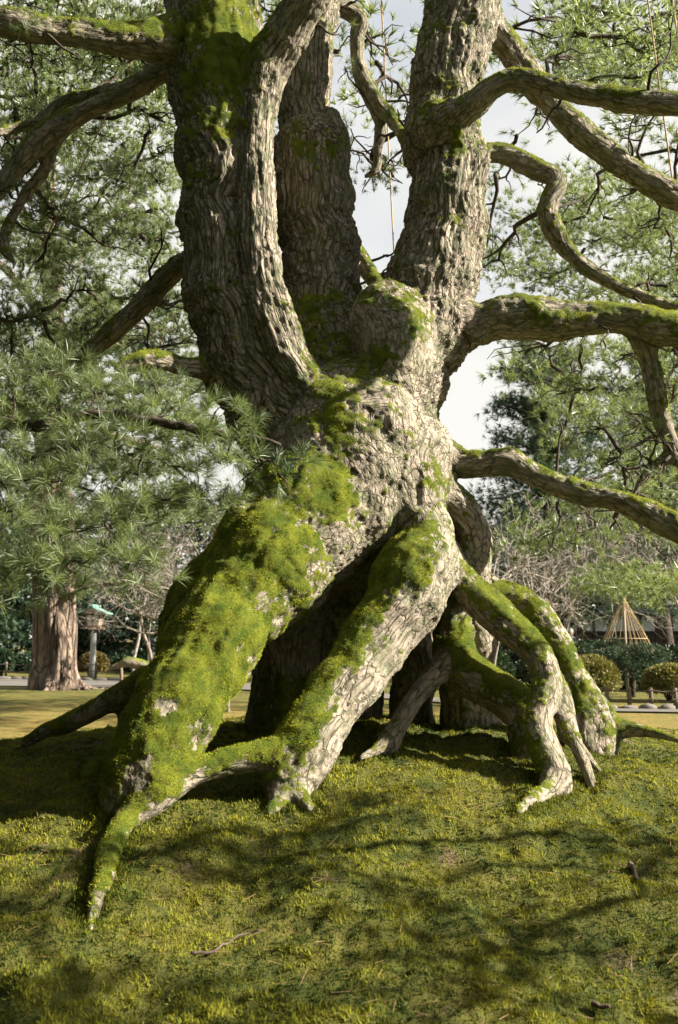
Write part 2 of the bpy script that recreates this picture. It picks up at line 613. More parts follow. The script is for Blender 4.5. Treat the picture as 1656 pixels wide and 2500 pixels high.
def soil_patch(x, y):
    """bare worn patches in the moss: 0..1"""
    p = np.stack([x, y, np.zeros_like(x)], axis=1)
    a = fbm(p * np.array((1.2, 2.2, 1)) + 3.3, 41, 3)
    v = 0.6 * np.clip((a - 0.64) / 0.10, 0, 1) * (y < 9)
    for (dx, dy, r) in ((600, 1955, .16), (760, 2040, .13), (1040, 2000, .22), (1100, 2030, .16), (1480, 2015, .16), (430, 2010, .22), (190, 1975, .2),
                        (900, 2290, .12), (1440, 2230, .2), (1000, 2340, .22), (130, 2045, .2), (240, 1940, .12)):
        Y = ground_hit(dx, dy); c = at(dx, dy, Y)
        v = np.maximum(v, 0.62 * np.exp(-(((x - c[0]) / r) ** 2 + ((y - c[1]) / (r * 0.9)) ** 2)) * (0.30 + 1.3 * a))
    return v

def gold_zone(x, y):
    return np.clip((y - 7.6) / 1.6, 0, 1) * (1 - 0.75 * np.clip((y - 17) / 3, 0, 1))

def mat_ground():
    m, t, b = mat_new('moss_lawn')
    pos = t.nodes.new('ShaderNodeNewGeometry').outputs['Position']
    soil = attr(t, 'soil').outputs['Fac']
    gold = attr(t, 'gold').outputs['Fac']
    n1 = noise(t, pos, 1.6, 4)
    n2 = noise(t, pos, 11, 5, 0.65)
    n3 = noise(t, pos, 90, 4, 0.7)
    c = mix(t, ramp(t, n2, [(0.35, 0.0), (0.65, 1.0)]), (0.028, 0.044, 0.007), (0.095, 0.100, 0.015))
    c = mix(t, ramp(t, n1, [(0.45, 0.0), (0.65, 0.6)]), c, (0.14, 0.12, 0.024))
    g = mix(t, ramp(t, n2, [(0.35, 0.0), (0.65, 1.0)]), (0.105, 0.092, 0.022), (0.29, 0.20, 0.048))
    g = mix(t, ramp(t, n1, [(0.35, 0.55), (0.6, 0.0)]), g, (0.10, 0.115, 0.025))
    c = mix(t, gold, c, g)
    so = mix(t, n3, (0.085, 0.055, 0.035), (0.21, 0.15, 0.10))
    c = mix(t, ramp(t, math_(t, 'ADD', soil, math_(t, 'MULTIPLY', math_(t, 'SUBTRACT', n2, 0.5), 0.8)), [(0.45, 0.0), (0.62, 1.0)]), c, so)
    c = mix(t, ramp(t, n3, [(0.3, 0.55), (0.55, 0.0)]), c, (0.03, 0.032, 0.008))
    t.links.new(c, b.inputs['Base Color'])
    b.inputs['Roughness'].default_value = 0.95
    bump(t, b, math_(t, 'ADD', n3, n2), 0.8, 0.02)
    return m
M_GROUND = mat_ground()
soilv = soil_patch(GV[:, 0], GV[:, 1])
gm = new_mesh('lawn', GV, GQ, M_GROUND, True, {'soil': soilv, 'gold': gold_zone(GV[:, 0], GV[:, 1])})
lawn = tag(link('lawn', gm), 'yellow green mossy lawn rising to a low mound', None, None, 'structure')

# ------------------------------------------------------------------ the old pine: trunk, limbs and stilt roots
G = None
LIMBS = [
 ('trunk', [(835,985,7.0,165),(815,1030,6.92,190),(800,1090,6.85,208),(795,1150,6.85,205),(790,1220,6.9,150)]),
 ('trunk', [(470,-160,6.75,105),(486,-60,6.75,105),(495,30,6.75,106),(500,150,6.75,108),(512,300,6.75,104),(520,450,6.75,99),(525,600,6.75,99),(540,700,6.75,104),(568,800,6.75,106),(605,880,6.75,112),(650,960,6.75,122),(710,1050,6.8,138)]),
 ('branch', [(830,-150,5.95,40),(770,-80,6.1,42),(705,10,6.25,48),(645,105,6.4,55),(605,190,6.5,56),(590,260,6.55,48)]),
 ('trunk', [(600,200,6.55,44),(590,290,6.52,44),(592,400,6.50,43),(594,520,6.49,46),(602,620,6.48,49),(624,710,6.47,52),(656,800,6.46,52),(694,875,6.46,48),(740,930,6.5,48)]),
 ('trunk', [(718,352,7.32,88),(722,400,7.34,90),(728,500,7.35,90),(738,600,7.35,88),(745,700,7.35,93),(760,800,7.3,108),(800,900,7.1,128)]),
 ('trunk', [(738,-150,7.7,54),(724,-40,7.7,58),(708,80,7.65,65),(702,200,7.65,62),(710,300,7.65,60),(725,420,7.6,55)]),
 ('trunk', [(768,268,7.5,20),(786,320,7.48,22),(785,380,7.45,20)]),
 ('trunk', [(1085,-150,7.0,80),(1075,-50,7.0,82),(1068,20,7.0,83),(1050,100,7.0,86),(1035,200,7.0,82),(1033,300,7.0,85),(1032,400,7.0,90),(1027,500,7.0,91),(1018,580,7.0,96),(1002,660,7.0,102),(978,750,7.0,104),(938,850,6.95,104),(905,950,6.9,108),(890,1050,6.85,120)]),
 ('trunk', [(898,738,6.73,80),(915,800,6.66,93),(905,872,6.62,80)]),
 ('trunk', [(735,925,6.47,48),(800,958,6.42,62),(880,965,6.45,78),(900,1010,6.45,85)]),
 ('trunk', [(830,1060,6.48,84),(848,1140,6.36,74),(860,1205,6.30,48),(864,1240,6.30,26)]),
 ('trunk', [(955,1050,6.62,88),(945,1125,6.46,84),(952,1190,6.40,66)]),
 # limbs to the left
 ('branch', [(440,85,6.68,64),(350,98,6.5,48),(270,88,6.4,41),(190,80,6.3,37),(100,68,6.2,34),(0,48,6.1,31),(-150,20,5.9,28),(-260,-10,5.8,22)]),
 ('branch', [(430,140,6.9,36),(370,165,7.0,26),(310,205,7.1,23),(240,240,7.15,22),(170,275,7.2,22),(100,322,7.2,24),(45,375,7.2,25),(0,435,7.2,24),(-60,520,7.2,22),(-140,640,7.2,18)]),
 ('branch', [(130,315,7.25,14),(105,390,7.35,15),(62,445,7.4,14),(25,510,7.4,13),(8,570,7.3,13),(30,605,7.3,6)]),
 ('branch', [(300,203,7.15,18),(220,218,7.4,15),(150,236,7.55,15),(90,280,7.6,13),(30,298,7.6,12),(-60,310,7.4,13),(-160,290,7.4,9)]),
 ('branch', [(470,580,6.95,30),(410,618,7.05,25),(340,690,7.15,24),(270,760,7.25,21),(200,820,7.35,18),(150,860,7.4,14),(100,900,7.45,8)]),
 ('branch', [(560,860,6.7,48),(480,848,6.6,28),(420,846,6.5,24),(370,834,6.4,23),(320,834,6.35,21),(272,852,6.3,14)]),
 # limbs to the right
 ('branch', [(1005,310,6.78,55),(1050,275,6.62,44),(1095,240,6.5,36),(1150,195,6.4,32),(1200,185,6.35,29),(1290,205,6.25,28),(1400,225,6.15,26),(1500,238,6.05,26),(1600,245,6.0,25),(1740,250,5.9,22),(1860,230,5.85,14)]),
 ('branch', [(1110,20,7.1,38),(1150,80,7.25,31),(1200,150,7.35,31),(1260,228,7.45,29),(1330,295,7.5,28),(1400,352,7.55,28),(1470,400,7.6,28),(1568,455,7.7,29),(1700,520,7.8,24),(1820,560,7.85,14)]),
 ('branch', [(1090,370,7.1,24),(1140,354,7.1,22),(1190,370,7.1,25),(1245,395,7.05,27),(1288,415,7.0,24),(1268,470,7.0,23),(1272,520,7.0,23),(1310,580,7.0,20),(1370,630,7.0,18),(1440,668,7.0,17),(1520,700,7.0,17),(1600,725,7.0,16),(1720,770,7.0,11)]),
 ('branch', [(1040,755,6.95,78),(1100,744,6.9,54),(1160,742,6.85,50),(1240,742,6.8,47),(1330,736,6.75,43),(1420,734,6.7,42),(1500,750,6.65,43),(1570,768,6.6,44),(1700,800,6.5,40),(1850,820,6.4,26)]),
 ('branch', [(1480,770,6.7,28),(1495,820,6.75,25),(1512,890,6.75,23),(1530,970,6.8,24),(1555,1040,6.8,19),(1590,1090,6.85,15),(1650,1150,6.9,11)]),
 ('branch', [(1548,1055,6.8,14),(1510,1085,6.8,14),(1485,1110,6.8,11),(1460,1150,6.8,6)]),
 ('branch', [(965,1030,6.85,66),(1018,1045,6.7,43),(1060,1068,6.65,35),(1115,1078,6.6,31),(1175,1070,6.55,31),(1215,1088,6.5,28),(1290,1122,6.4,28),(1380,1145,6.3,30),(1470,1178,6.2,32),(1568,1230,6.1,33),(1720,1310,6.0,32),(1840,1350,5.9,20)]),
 ('branch', [(735,8,7.7,16),(800,22,7.8,19),(832,45,7.85,17),(825,100,7.9,17),(835,170,7.9,17),(870,230,7.9,16),(915,290,7.8,15),(950,345,7.4,18)]),
 ('branch', [(835,165,7.92,13),(855,230,8.0,13),(880,290,8.0,13),(875,340,8.0,12),(870,390,8.0,10),(845,408,8.0,5)]),
 ('branch', [(812,555,7.7,20),(845,620,7.7,20),(880,670,7.5,20),(905,705,7.3,25)]),
 # roots
 ('root', [(790,1080,6.65,145),(740,1170,6.5,146),(665,1265,6.3,136),(592,1350,6.1,122),(528,1430,5.9,108),(478,1510,5.75,104),(428,1600,5.6,108),(378,1690,5.5,104),(336,1770,5.42,90),(310,1850,5.38,76),(300,1910,5.36,66)]),
 ('root', [(660,1120,6.9,86),(612,1220,6.8,80),(545,1310,6.7,80),(485,1390,6.6,76),(440,1480,6.5,70),(400,1580,6.4,62),(350,1680,6.3,64),(270,1770,6.1,52),(205,1830,5.95,34),(170,1860,5.9,22)]),
 ('root', [(345,1570,6.6,28),(290,1602,6.8,23),(220,1640,6.9,21),(160,1672,6.95,20),(105,1692,7.0,15),(60,1718,7.0,11)]),
 ('root', [(285,1610,6.85,11),(285,1650,6.85,11),(283,1695,6.85,13)]),
 ('root', [(930,1120,6.6,78),(960,1180,6.45,66),(985,1250,6.3,62),(968,1320,6.2,82),(936,1395,6.1,91),(876,1480,6.0,78),(818,1565,5.85,70),(762,1645,5.7,70),(710,1720,5.6,72),(675,1790,5.52,60),(665,1850,5.48,45),(660,1910,5.45,40)]),
 ('root', [(690,1725,5.55,37),(620,1745,5.48,34),(540,1758,5.42,31),(440,1792,5.32,29),(370,1838,5.2,33),(300,1895,G,33),(258,1955,G,28),(248,2010,G,24),(230,2060,G,19),(216,2110,G,15),(208,2150,G,9)]),
 ('root', [(980,1120,6.7,58),(1040,1150,6.6,40),(1085,1200,6.6,36),(1103,1265,6.6,31),(1085,1330,6.65,43),(1077,1400,6.8,58),(1085,1500,7.0,58),(1085,1600,7.1,60),(1085,1740,7.1,70)]),
 ('root', [(1035,1225,6.85,42),(1040,1300,6.8,40)]),
 ('root', [(700,1300,6.95,88),(668,1420,6.95,82),(658,1540,6.95,80),(664,1640,6.9,88),(670,1740,6.85,110)]),
 ('root', [(820,1250,7.15,58),(825,1400,7.25,52),(830,1560,7.3,52),(830,1740,7.3,58)]),
 ('root', [(760,1200,7.2,120),(765,1400,7.4,105),(770,1560,7.45,95),(770,1740,7.45,100)]),  # inner mass added to close the see-through gap and darken the hollow
 ('root', [(930,1300,7.2,58),(948,1450,7.3,50),(953,1600,7.35,47),(953,1740,7.35,55)]),
 ('root', [(1030,1270,6.5,32),(1060,1330,6.4,33),(1110,1385,6.3,38),(1170,1440,6.2,42),(1225,1490,6.1,40),(1260,1545,6.0,35),(1258,1610,5.9,32),(1243,1670,5.8,31),(1262,1730,5.7,36),(1282,1790,5.62,32),(1290,1840,5.6,28),(1290,1900,5.58,26)]),
 ('root', [(1288,1800,5.6,28),(1262,1832,G,20),(1228,1853,G,16),(1198,1876,G,11)]),
 ('root', [(1270,1560,6.05,20),(1300,1600,6.0,18),(1312,1650,5.95,16),(1305,1700,5.9,13)]),
 ('root', [(1280,1620,6.0,16),(1310,1670,5.9,16),(1335,1730,5.8,16),(1360,1790,5.7,13),(1374,1840,5.65,10)]),
 ('root', [(1315,1695,5.95,10),(1360,1752,5.9,10),(1398,1800,5.8,6)]),
 ('root', [(1040,1380,6.75,43),(1045,1470,6.65,44),(1065,1540,6.55,46),(1120,1585,6.45,43),(1175,1620,6.35,42),(1215,1670,6.25,37),(1225,1750,6.2,36)]),
 ('root', [(1080,1330,7.0,38),(1140,1375,7.0,40),(1205,1395,6.95,40),(1243,1430,6.9,42),(1288,1510,6.85,43),(1323,1580,6.8,43),(1348,1650,6.75,50),(1365,1740,6.7,60)]),
 ('root', [(1370,1640,6.75,30),(1420,1678,6.7,23),(1480,1688,6.6,17),(1530,1700,6.5,11),(1580,1716,6.4,7)]),
 ('root', [(1040,1520,6.55,30),(1000,1565,6.45,26),(960,1615,6.35,23),(925,1670,6.25,22),(900,1725,6.2,21),(895,1775,6.2,21)]),
 ('root', [(680,1805,5.5,42),(692,1845,G,26),(716,1868,G,13)]),
 ('root', [(655,1825,5.46,34),(642,1860,G,20),(622,1876,G,10)]),
 ('root', [(902,1712,6.2,18),(870,1735,6.1,12),(835,1752,6.0,7)]),
]
PARTS = [l[0] for l in LIMBS]
SK = []
for kind, pts in LIMBS:
    rows = []
    for (dx, dy, Y, r) in pts:
        if Y is None:
            Y = ground_hit(dx, dy, 0.02)
        p = at(dx, dy, Y)
        rows.append((*p, rad(r, dy, Y)))
    C = catmull(rows, 0.05 if kind != 'trunk' else 0.07)
    # gentle irregularity along each limb
    q = C[:, :3] * 4.0
    w = 0.15 if kind != 'trunk' else 0.06
    C[:, 3] *= 1 + w * (vnoise(q, 77) - 0.5) * 2
    C[:, 0] += C[:, 3] * 0.14 * (vnoise(q * 1.3 + 9, 78) - 0.5) * 2
    if kind == 'branch': C[:, 2] += C[:, 3] * 0.22 * (vnoise(q * 1.1 + 19, 79) - 0.5) * 2
    if kind == 'branch': C[:, 3] *= 0.93
    SK.append((C[:, :3].copy(), np.maximum(C[:, 3], 0.012)))

VOX = 0.0172
TV, TQ, TI = sdf_mesh(SK, VOX, 34.0)
TV = relax(TV.astype(np.float64), TQ, 3)
TN = vert_normals(TV, TQ)

# along-limb frame of every vertex
AXD = np.zeros_like(TV); TT = np.zeros(len(TV)); TR = np.zeros(len(TV)); S0 = np.zeros(len(TV)); PC = np.zeros_like(TV)
for li, (P, R) in enumerate(SK):
    sel = np.where(TI == li)[0]
    if not len(sel): continue
    v = TV[sel]
    best = np.full(len(sel), 1e9)
    arc = np.concatenate([[0], np.cumsum(np.linalg.norm(np.diff(P, axis=0), axis=1))])
    for s in range(len(P) - 1):
        d = P[s + 1] - P[s]; L2 = d.dot(d) + 1e-12
        t_ = np.clip(((v - P[s]) @ d) / L2, 0, 1)
        c = P[s] + t_[:, None] * d
        dist = np.linalg.norm(v - c, axis=1)
        m_ = dist < best
        best[m_] = dist[m_]
        AXD[sel[m_]] = d / math.sqrt(L2)
        S0[sel[m_]] = arc[s] + t_[m_] * math.sqrt(L2)
        TR[sel[m_]] = R[s]
        PC[sel[m_]] = c[m_]
        TT[sel[m_]] = (arc[s] + t_[m_] * math.sqrt(L2)) / arc[-1]
# bark coordinates: radial offset plus squashed length along the limb, so plates are long
MEANAX = np.array([(P[-1] - P[0]) / np.linalg.norm(P[-1] - P[0]) for P, R in SK])[TI]
RADV = (TV - PC) * (0.35 + 0.65 * np.clip(TR / np.maximum(np.linalg.norm(TV - PC, axis=1), 1e-3), 0, 1))[:, None]
BC = RADV + MEANAX * (S0 * 0.34)[:, None] + (TI * 1.37)[:, None]
FC = RADV + MEANAX * (S0 * 0.10)[:, None] + (TI * 1.37)[:, None]
# lumps and flutes
big = fbm(TV * 3.2, 51, 2) - 0.5
flute = (fbm(FC * 13, 52, 2) - 0.5) * np.where(TI == 0, 0.4, 1.0)
FWL = np.array([{'trunk': 1.0, 'branch': 0.55, 'root': 0.12}[p] for p in PARTS]); FWL[[0, 8, 9, 10, 11]] = (0.15, 0.0, 0.0, 0.0, 0.0)
FW = FWL[TI]
amp = np.clip(TR, 0.02, 0.25)
is_trunk = np.array([p == 'trunk' for p in PARTS])[TI]
is_root = np.array([p == 'root' for p in PARTS])[TI]
knob = np.clip(fbm(TV * 7.5, 53, 2) - 0.56, 0, 1) * 2.2
disp = amp * 0.30 * big + amp * np.where(is_trunk, 0.08, np.where(is_root, 0.06, 0.25)) * knob + amp * np.where(is_trunk, 0.20, 0.22) * flute
TV = TV + TN * disp[:, None]
TN = vert_normals(TV, TQ)
# ------------------------------------------------------------------ where moss grows on the tree
def view_px(V):
    X, Y, Z = V[:, 0], V[:, 1], V[:, 2] - CAMZ
    yc = Y * CT + Z * ST
    zc = -Y * ST + Z * CT
    return (CXP + FPX * X / yc) / K, (CYP - FPX * zc / yc) / K
TX, TY = view_px(TV)
mn = fbm(TV * 5.0, 61, 3) - 0.5
mn2 = fbm(TV * 16.0, 62, 2) - 0.5
up = TN[:, 2]
moss = 0.22 + 0.9 * mn + 0.8 * mn2 + 0.28 * np.clip(up, -0.5, 1)
moss += np.where(is_root, 0.05, 0.0)
is_branch = ~(is_root | is_trunk)
moss += np.where(is_branch, 0.10 + 0.30 * np.clip(up, -0.4, 1), 0)
ROOT_IDS = [i for i, p in enumerate(PARTS) if p == 'root']
FIRST_ROOT = ROOT_IDS[0]
# (limb offset from the first root, arc range, extra, side direction)
def limb_moss(li, lo, hi, extra, side=None, ks=0.5):
    w = (TI == li) & (TT >= lo) & (TT <= hi)
    sm = np.clip(np.minimum((TT[w] - lo) / 0.10 + (1.0 if lo <= 0 else 0.0), (hi - TT[w]) / 0.10 + (1.0 if hi >= 1 else 0.0)), 0, 1)
    e = np.full(w.sum(), extra)
    if side is not None:
        s = np.asarray(side, float); s /= np.linalg.norm(s)
        e = e + ks * (TN[w] @ s)
    moss[w] += e * sm
limb_moss(FIRST_ROOT, 0.30, 0.97, 0.62, (-0.15, -0.25, 1), 0.35)
limb_moss(FIRST_ROOT, 0.0, 0.30, 0.12, (-0.5, 0, 0.7), 0.25)
limb_moss(FIRST_ROOT + 1, 0.0, 1.0, 0.55)
limb_moss(FIRST_ROOT + 2, 0.0, 1.0, 0.15, (0, 0, 1), 0.3)
limb_moss(FIRST_ROOT + 4, 0.20, 1.0, 0.10, (-1, -0.1, 0.75), 0.62)
limb_moss(FIRST_ROOT + 5, 0.0, 0.93, 0.30, (0, 0, 1), 0.45)
limb_moss(FIRST_ROOT + 6, 0.0, 0.5, 0.10, (-0.4, 0, 0.5), 0.4)
limb_moss(FIRST_ROOT + 8, 0.6, 1.0, 0.35)
limb_moss(FIRST_ROOT + 12, 0.1, 0.55, 0.10, (-0.3, -0.4, 0.8), 0.40)
limb_moss(FIRST_ROOT + 12, 0.55, 1.0, -0.02, (-1, 0, 0), 0.40)
limb_moss(FIRST_ROOT + 17, 0.0, 1.0, 0.22, (0.2, 0, 1), 0.40)
limb_moss(FIRST_ROOT + 18, 0.1, 0.9, 0.08, (-0.6, -0.6, 0.5), 0.40)
limb_moss(FIRST_ROOT + 19, 0.0, 1.0, 0.15, (0, 0, 1), 0.3)
limb_moss(FIRST_ROOT + 20, 0.0, 1.0, -0.25)
# patches: (view x, y, rx, ry, amount) on trunk and limbs, and bare spots
for (x, y, rx, ry, a_) in (
    (500, 130, 85, 190, .60), (460, 330, 50, 90, .25), (560, 100, 50, 90, .45), (300, 50, 200, 30, .35), (1450, 215, 200, 22, .15), (700, 330, 45, 35, .45), (760, 340, 40, 30, .5),
    (690, 430, 50, 90, .22), (720, 700, 60, 25, .35), (700, 780, 50, 80, .35), (880, 690, 60, 25, .38), (960, 740, 35, 60, .28),
    (860, 830, 70, 60, .40), (740, 895, 50, 18, .45), (770, 980, 45, 90, .50), (700, 970, 40, 50, .35), (930, 1000, 25, 90, .10),
    (1055, 340, 22, 50, .40), (1060, 500, 40, 18, .45), (1015, 290, 40, 45, .3), (740, 1140, 60, 50, .28), (640, 1200, 90, 90, .28),
    (700, 1280, 80, 60, .15), (1000, 1120, 30, 30, .35), (950, 1200, 40, 30, .30), (1230, 740, 40, 25, .35), (1330, 730, 60, 25, .30),
    (1545, 740, 40, 40, .45), (1000, 1080, 40, 40, .30), (960, 1310, 60, 45, .20), (800, 1160, 25, 60, .2),
    (600, 500, 45, 330, -.45), (655, 800, 45, 100, -.45), (1080, 430, 35, 90, -.25), (1040, 640, 70, 90, -.40), (980, 900, 60, 130, -.28),
    (440, 500, 60, 260, -.12), (560, 1390, 45, 30, -.85), (380, 1630, 32, 25, -.75), (322, 1790, 38, 55, -.75), (450, 1750, 25, 50, -.35),
    (900, 1060, 40, 60, -.15), (940, 1430, 55, 60, -.35), (870, 1580, 40, 90, -.4), (1130, 1075, 60, 15, -.35), (1290, 700, 160, 12, -.3)):
    w = np.exp(-((TX - x) / rx) ** 2 - ((TY - y) / ry) ** 2)
    moss += a_ * w
moss += 0.75 * (fbm(TV * 42, 63, 2) - 0.5)
moss = np.clip(moss, -0.2, 1.2)
msk = np.clip((moss - 0.36) / 0.3, 0, 1)

# bark relief: long plates with cracks, deeper on the trunk; the moss lies over it as a cushion
q = BC + 0.035 * np.stack([fbm(BC * 16, 71 + k, 2) for k in range(3)], axis=1)
f1, f2, cid = voronoi(q / 0.045, 81)
crack = np.clip((f2 - f1) / 0.22, 0, 1)
depth = np.where(is_trunk, 0.013, 0.009) * np.clip(TR / 0.15, 0.35, 1.2)
g1, g2, gid = voronoi((FC + 0.022 * np.stack([fbm(FC * 20, 86 + k, 2) for k in range(3)], axis=1)) / 0.055, 84)
ridge = np.clip((g2 - g1) / 0.3, 0, 1)
depth = np.where(np.isin(TI, [0, 8, 9, 10, 11]), depth * 0.62, depth)
rel = (crack - 0.75) * depth * 0.8 + (cid - 0.5) * depth * 0.9 + (ridge - 0.7 + 0.5 * (gid - 0.5)) * 0.012 * FW
rel = rel * (1 - msk) + msk * (0.006 + 0.020 * (fbm(TV * 22, 91, 2) - 0.35)) * np.clip(TR / 0.1, 0.3, 1)
TV = TV + TN * rel[:, None]
TN = vert_normals(TV, TQ)

M_BARK = mat_bark('pine_bark')
pine = empty('pine_tree', (0.1, 7.0, gz(0.1, 7.0)), 'huge old pine standing on a tangle of mossy exposed stilt roots', 'pine tree')
GROUPS = {}
for i, p in enumerate(PARTS):
    GROUPS.setdefault(p if p == 'trunk' else (p, i), []).append(i)
qid = TI[TQ[:, 0]]
for key, ids_ in GROUPS.items():
    sel = np.isin(qid, ids_)
    F = TQ[sel]
    if not len(F): continue
    used, inv = np.unique(F, return_inverse=True)
    nm = key if isinstance(key, str) else key[0]
    me = new_mesh(nm, TV[used], inv.reshape(-1, 4), M_BARK, True, {'bc': BC[used], 'fc': FC[used], 'fw': FW[used], 'moss': moss[used]}, TN[used].astype(np.float32))
    link(nm, me, pine)

def blades(C, N, L, Wd, tint, lean=0.5, rng=RNG, droop=0.0):
    """single-triangle shoots at points C along normals N"""
    n = len(C)
    r = rng.normal(size=(n, 3))
    d = N + lean * r * 0.6
    d[:, 2] += droop
    d /= np.linalg.norm(d, axis=1)[:, None]
    s = np.cross(d, rng.normal(size=(n, 3)))
    s /= np.linalg.norm(s, axis=1)[:, None] + 1e-9
    V = np.empty((n, 3, 3), np.float32)
    V[:, 0] = C - s * Wd[:, None]
    V[:, 1] = C + s * Wd[:, None]
    V[:, 2] = C + d * L[:, None]
    return V.reshape(-1, 3), np.arange(n * 3).reshape(-1, 3), np.repeat(tint, 3)

M_MOSS = mat_leaf('moss_shoots', (0.070, 0.125, 0.004), (0.38, 0.41, 0.022), 0.30, 0.7, 0.15, (0.26, 0.17, 0.06))
# moss fur on the tree
fa = TV[TQ]
area = 0.5 * np.linalg.norm(np.cross(fa[:, 2] - fa[:, 0], fa[:, 3] - fa[:, 1]), axis=1)
fm = msk[TQ].mean(1)
fn = TN[TQ].mean(1)
fc = fa.mean(1)
toward = np.einsum('ij,ij->i', fn, np.array((0, 0, CAMZ)) - fc) > -1.2
wgt = area * np.clip(fm - 0.25, 0, 1) * toward * np.where(fc[:, 2] < 3.4, 1.0, 0.75)
NM = 185000
pick = RNG.choice(len(TQ), NM, p=wgt / wgt.sum())
ab = RNG.random((NM, 2))
a4 = fa[pick]
C = (a4[:, 0] * (1 - ab[:, :1]) + a4[:, 1] * ab[:, :1]) * (1 - ab[:, 1:]) + (a4[:, 3] * (1 - ab[:, :1]) + a4[:, 2] * ab[:, :1]) * ab[:, 1:]
cl = fbm(C * 10, 101, 2)
tint = np.clip(0.18 + 1.1 * (cl - 0.25) + 0.5 * (vnoise(C * 3, 103) - 0.5) + RNG.normal(0, 0.16, NM), 0, 0.9)
tint = np.where(RNG.random(NM) < 0.10 + 0.25 * (fbm(C * 14, 105, 2) > 0.62), 0.99, tint)
L = (0.005 + 0.013 * RNG.random(NM)) * (0.4 + 1.1 * cl) * (0.45 + 0.55 * np.clip(fm[pick], 0, 1))
V_, F_, t_ = blades(C - fn[pick] * 0.002, fn[pick], L, 0.0016 + 0.0012 * RNG.random(NM), tint, 0.9, droop=-0.25)
mo = link('moss', new_mesh('moss', V_, F_, M_MOSS, False, {'tint': t_}), pine)
tag(mo, kind='stuff')

# ------------------------------------------------------------------ moss shoots and litter on the lawn
def wedge(n, y0, y1, power, margin=0.25):
    """points in the wedge of lawn in front of the camera, denser near"""
    u = RNG.random(n)
    e = 2 - power
    y = (y0 ** e + u * (y1 ** e - y0 ** e)) ** (1 / e)
    x = (RNG.random(n) * 2 - 1) * (0.40 * y + margin)
    out = RNG.random(n) < 0.24      # thinning out to both sides
    x = np.where(out, np.sign(x) * (0.40 * y + margin + RNG.exponential(0.8, n)), x)
    return x, y
NB = 450000
x, y = wedge(NB, 2.6, 9.5, 1.7)
so = soil_patch(x, y)
keep = RNG.random(NB) > np.clip(so * 1.15 - 0.2, 0, 0.9)
x, y = x[keep], y[keep]
z = ground_z(x, y)
C = np.stack([x, y, z - 0.004], axis=1)
n = len(x)
c1 = fbm(C * np.array((7, 7, 0)), 111, 3)
c2 = fbm(C * np.array((1.5, 1.5, 0)) + 5, 113, 2)
c3 = vnoise(C * np.array((45, 45, 0)), 117)
tint = np.clip(0.38 + 1.8 * (c1 - 0.5) + 0.9 * (c2 - 0.5) + 0.7 * (c3 - 0.5) + RNG.normal(0, 0.13, n), 0, 0.9)
L = (0.009 + 0.018 * RNG.random(n) ** 1.5) * (0.25 + 0.9 * c1 + 0.7 * c3)
up_ = np.tile(np.array((0, 0, 1.0)), (n, 1))
V_, F_, t_ = blades(C, up_, L, (0.0023 + 0.0019 * RNG.random(n)) * np.clip(y / 4.0, 1, 1.7), tint, 0.85)
M_LAWNMOSS = mat_leaf('lawn_moss_shoots', (0.020, 0.045, 0.008), (0.235, 0.236, 0.027), 0.25, 0.8, 0.12)
mg = link('moss_carpet', new_mesh('moss_carpet', V_, F_, M_LAWNMOSS, False, {'tint': t_}))
tag(mg, 'short yellow green moss shoots carpeting the mound', 'moss', None, 'stuff')

# moss climbing where the roots enter the ground
gzt = ground_z(TV[:, 0], TV[:, 1])
rim = np.where((np.abs(TV[:, 2] - gzt) < 0.030) & (TV[:, 1] < 7.3))[0]
pk = RNG.choice(rim, 34000)
C = TV[pk] + TN[pk] * (RNG.random(34000) ** 1.6 * 0.09)[:, None]
C[:, 2] = ground_z(C[:, 0], C[:, 1]) - 0.004
up_ = np.tile(np.array((0, 0, 1.0)), (34000, 1)) - TN[pk] * 0.25
V_, F_, t_ = blades(C, up_, 0.012 + 0.032 * RNG.random(34000), 0.0022 + 0.0015 * RNG.random(34000), np.clip(0.3 + 0.3 * RNG.normal(size=34000), 0, 0.9), 0.8)
tag(link('moss_collar', new_mesh('moss_collar', V_, F_, M_LAWNMOSS, False, {'tint': t_})), 'longer moss gathered round the feet of the roots', 'moss', None, 'stuff')

M_LITTER = mat_leaf('dry_needles', (0.10, 0.055, 0.025), (0.28, 0.18, 0.09), 0.1, 0.7, 0.2)
nl = 9000
x, y = wedge(nl, 2.6, 7.5, 1.6)
kp = RNG.random(nl) < np.clip(0.10 + 1.6 * soil_patch(x, y) + 0.5 * (fbm(np.stack([x, y, x * 0], 1) * 2.2, 121, 2) > 0.62), 0, 1)
x, y = x[kp], y[kp]; nl = len(x)
z = ground_z(x, y)
a_ = RNG.random(nl) * math.pi * 2
C = np.stack([x, y, z + 0.010 + 0.010 * RNG.random(nl)], axis=1)
D = np.stack([np.cos(a_), np.sin(a_), RNG.normal(0, 0.25, nl)], axis=1)
Ln = (0.03 + 0.06 * RNG.random(nl))[:, None]
sd = np.stack([-np.sin(a_), np.cos(a_), np.zeros(nl)], axis=1) * 0.0007
V_ = np.stack([C - D * Ln / 2 - sd, C - D * Ln / 2 + sd + np.array((0, 0, .001)), C + D * Ln / 2 + sd + np.array((0, 0, .001)), C + D * Ln / 2 - sd], axis=1).reshape(-1, 3)
lt = link('fallen_needles', new_mesh('fallen_needles', V_, np.arange(nl * 4).reshape(-1, 4), M_LITTER, False, {'tint': np.repeat(RNG.random(nl) * 0.9, 4)}))
tag(lt, 'dry brown pine needles fallen on the moss', 'needles', None, 'stuff')

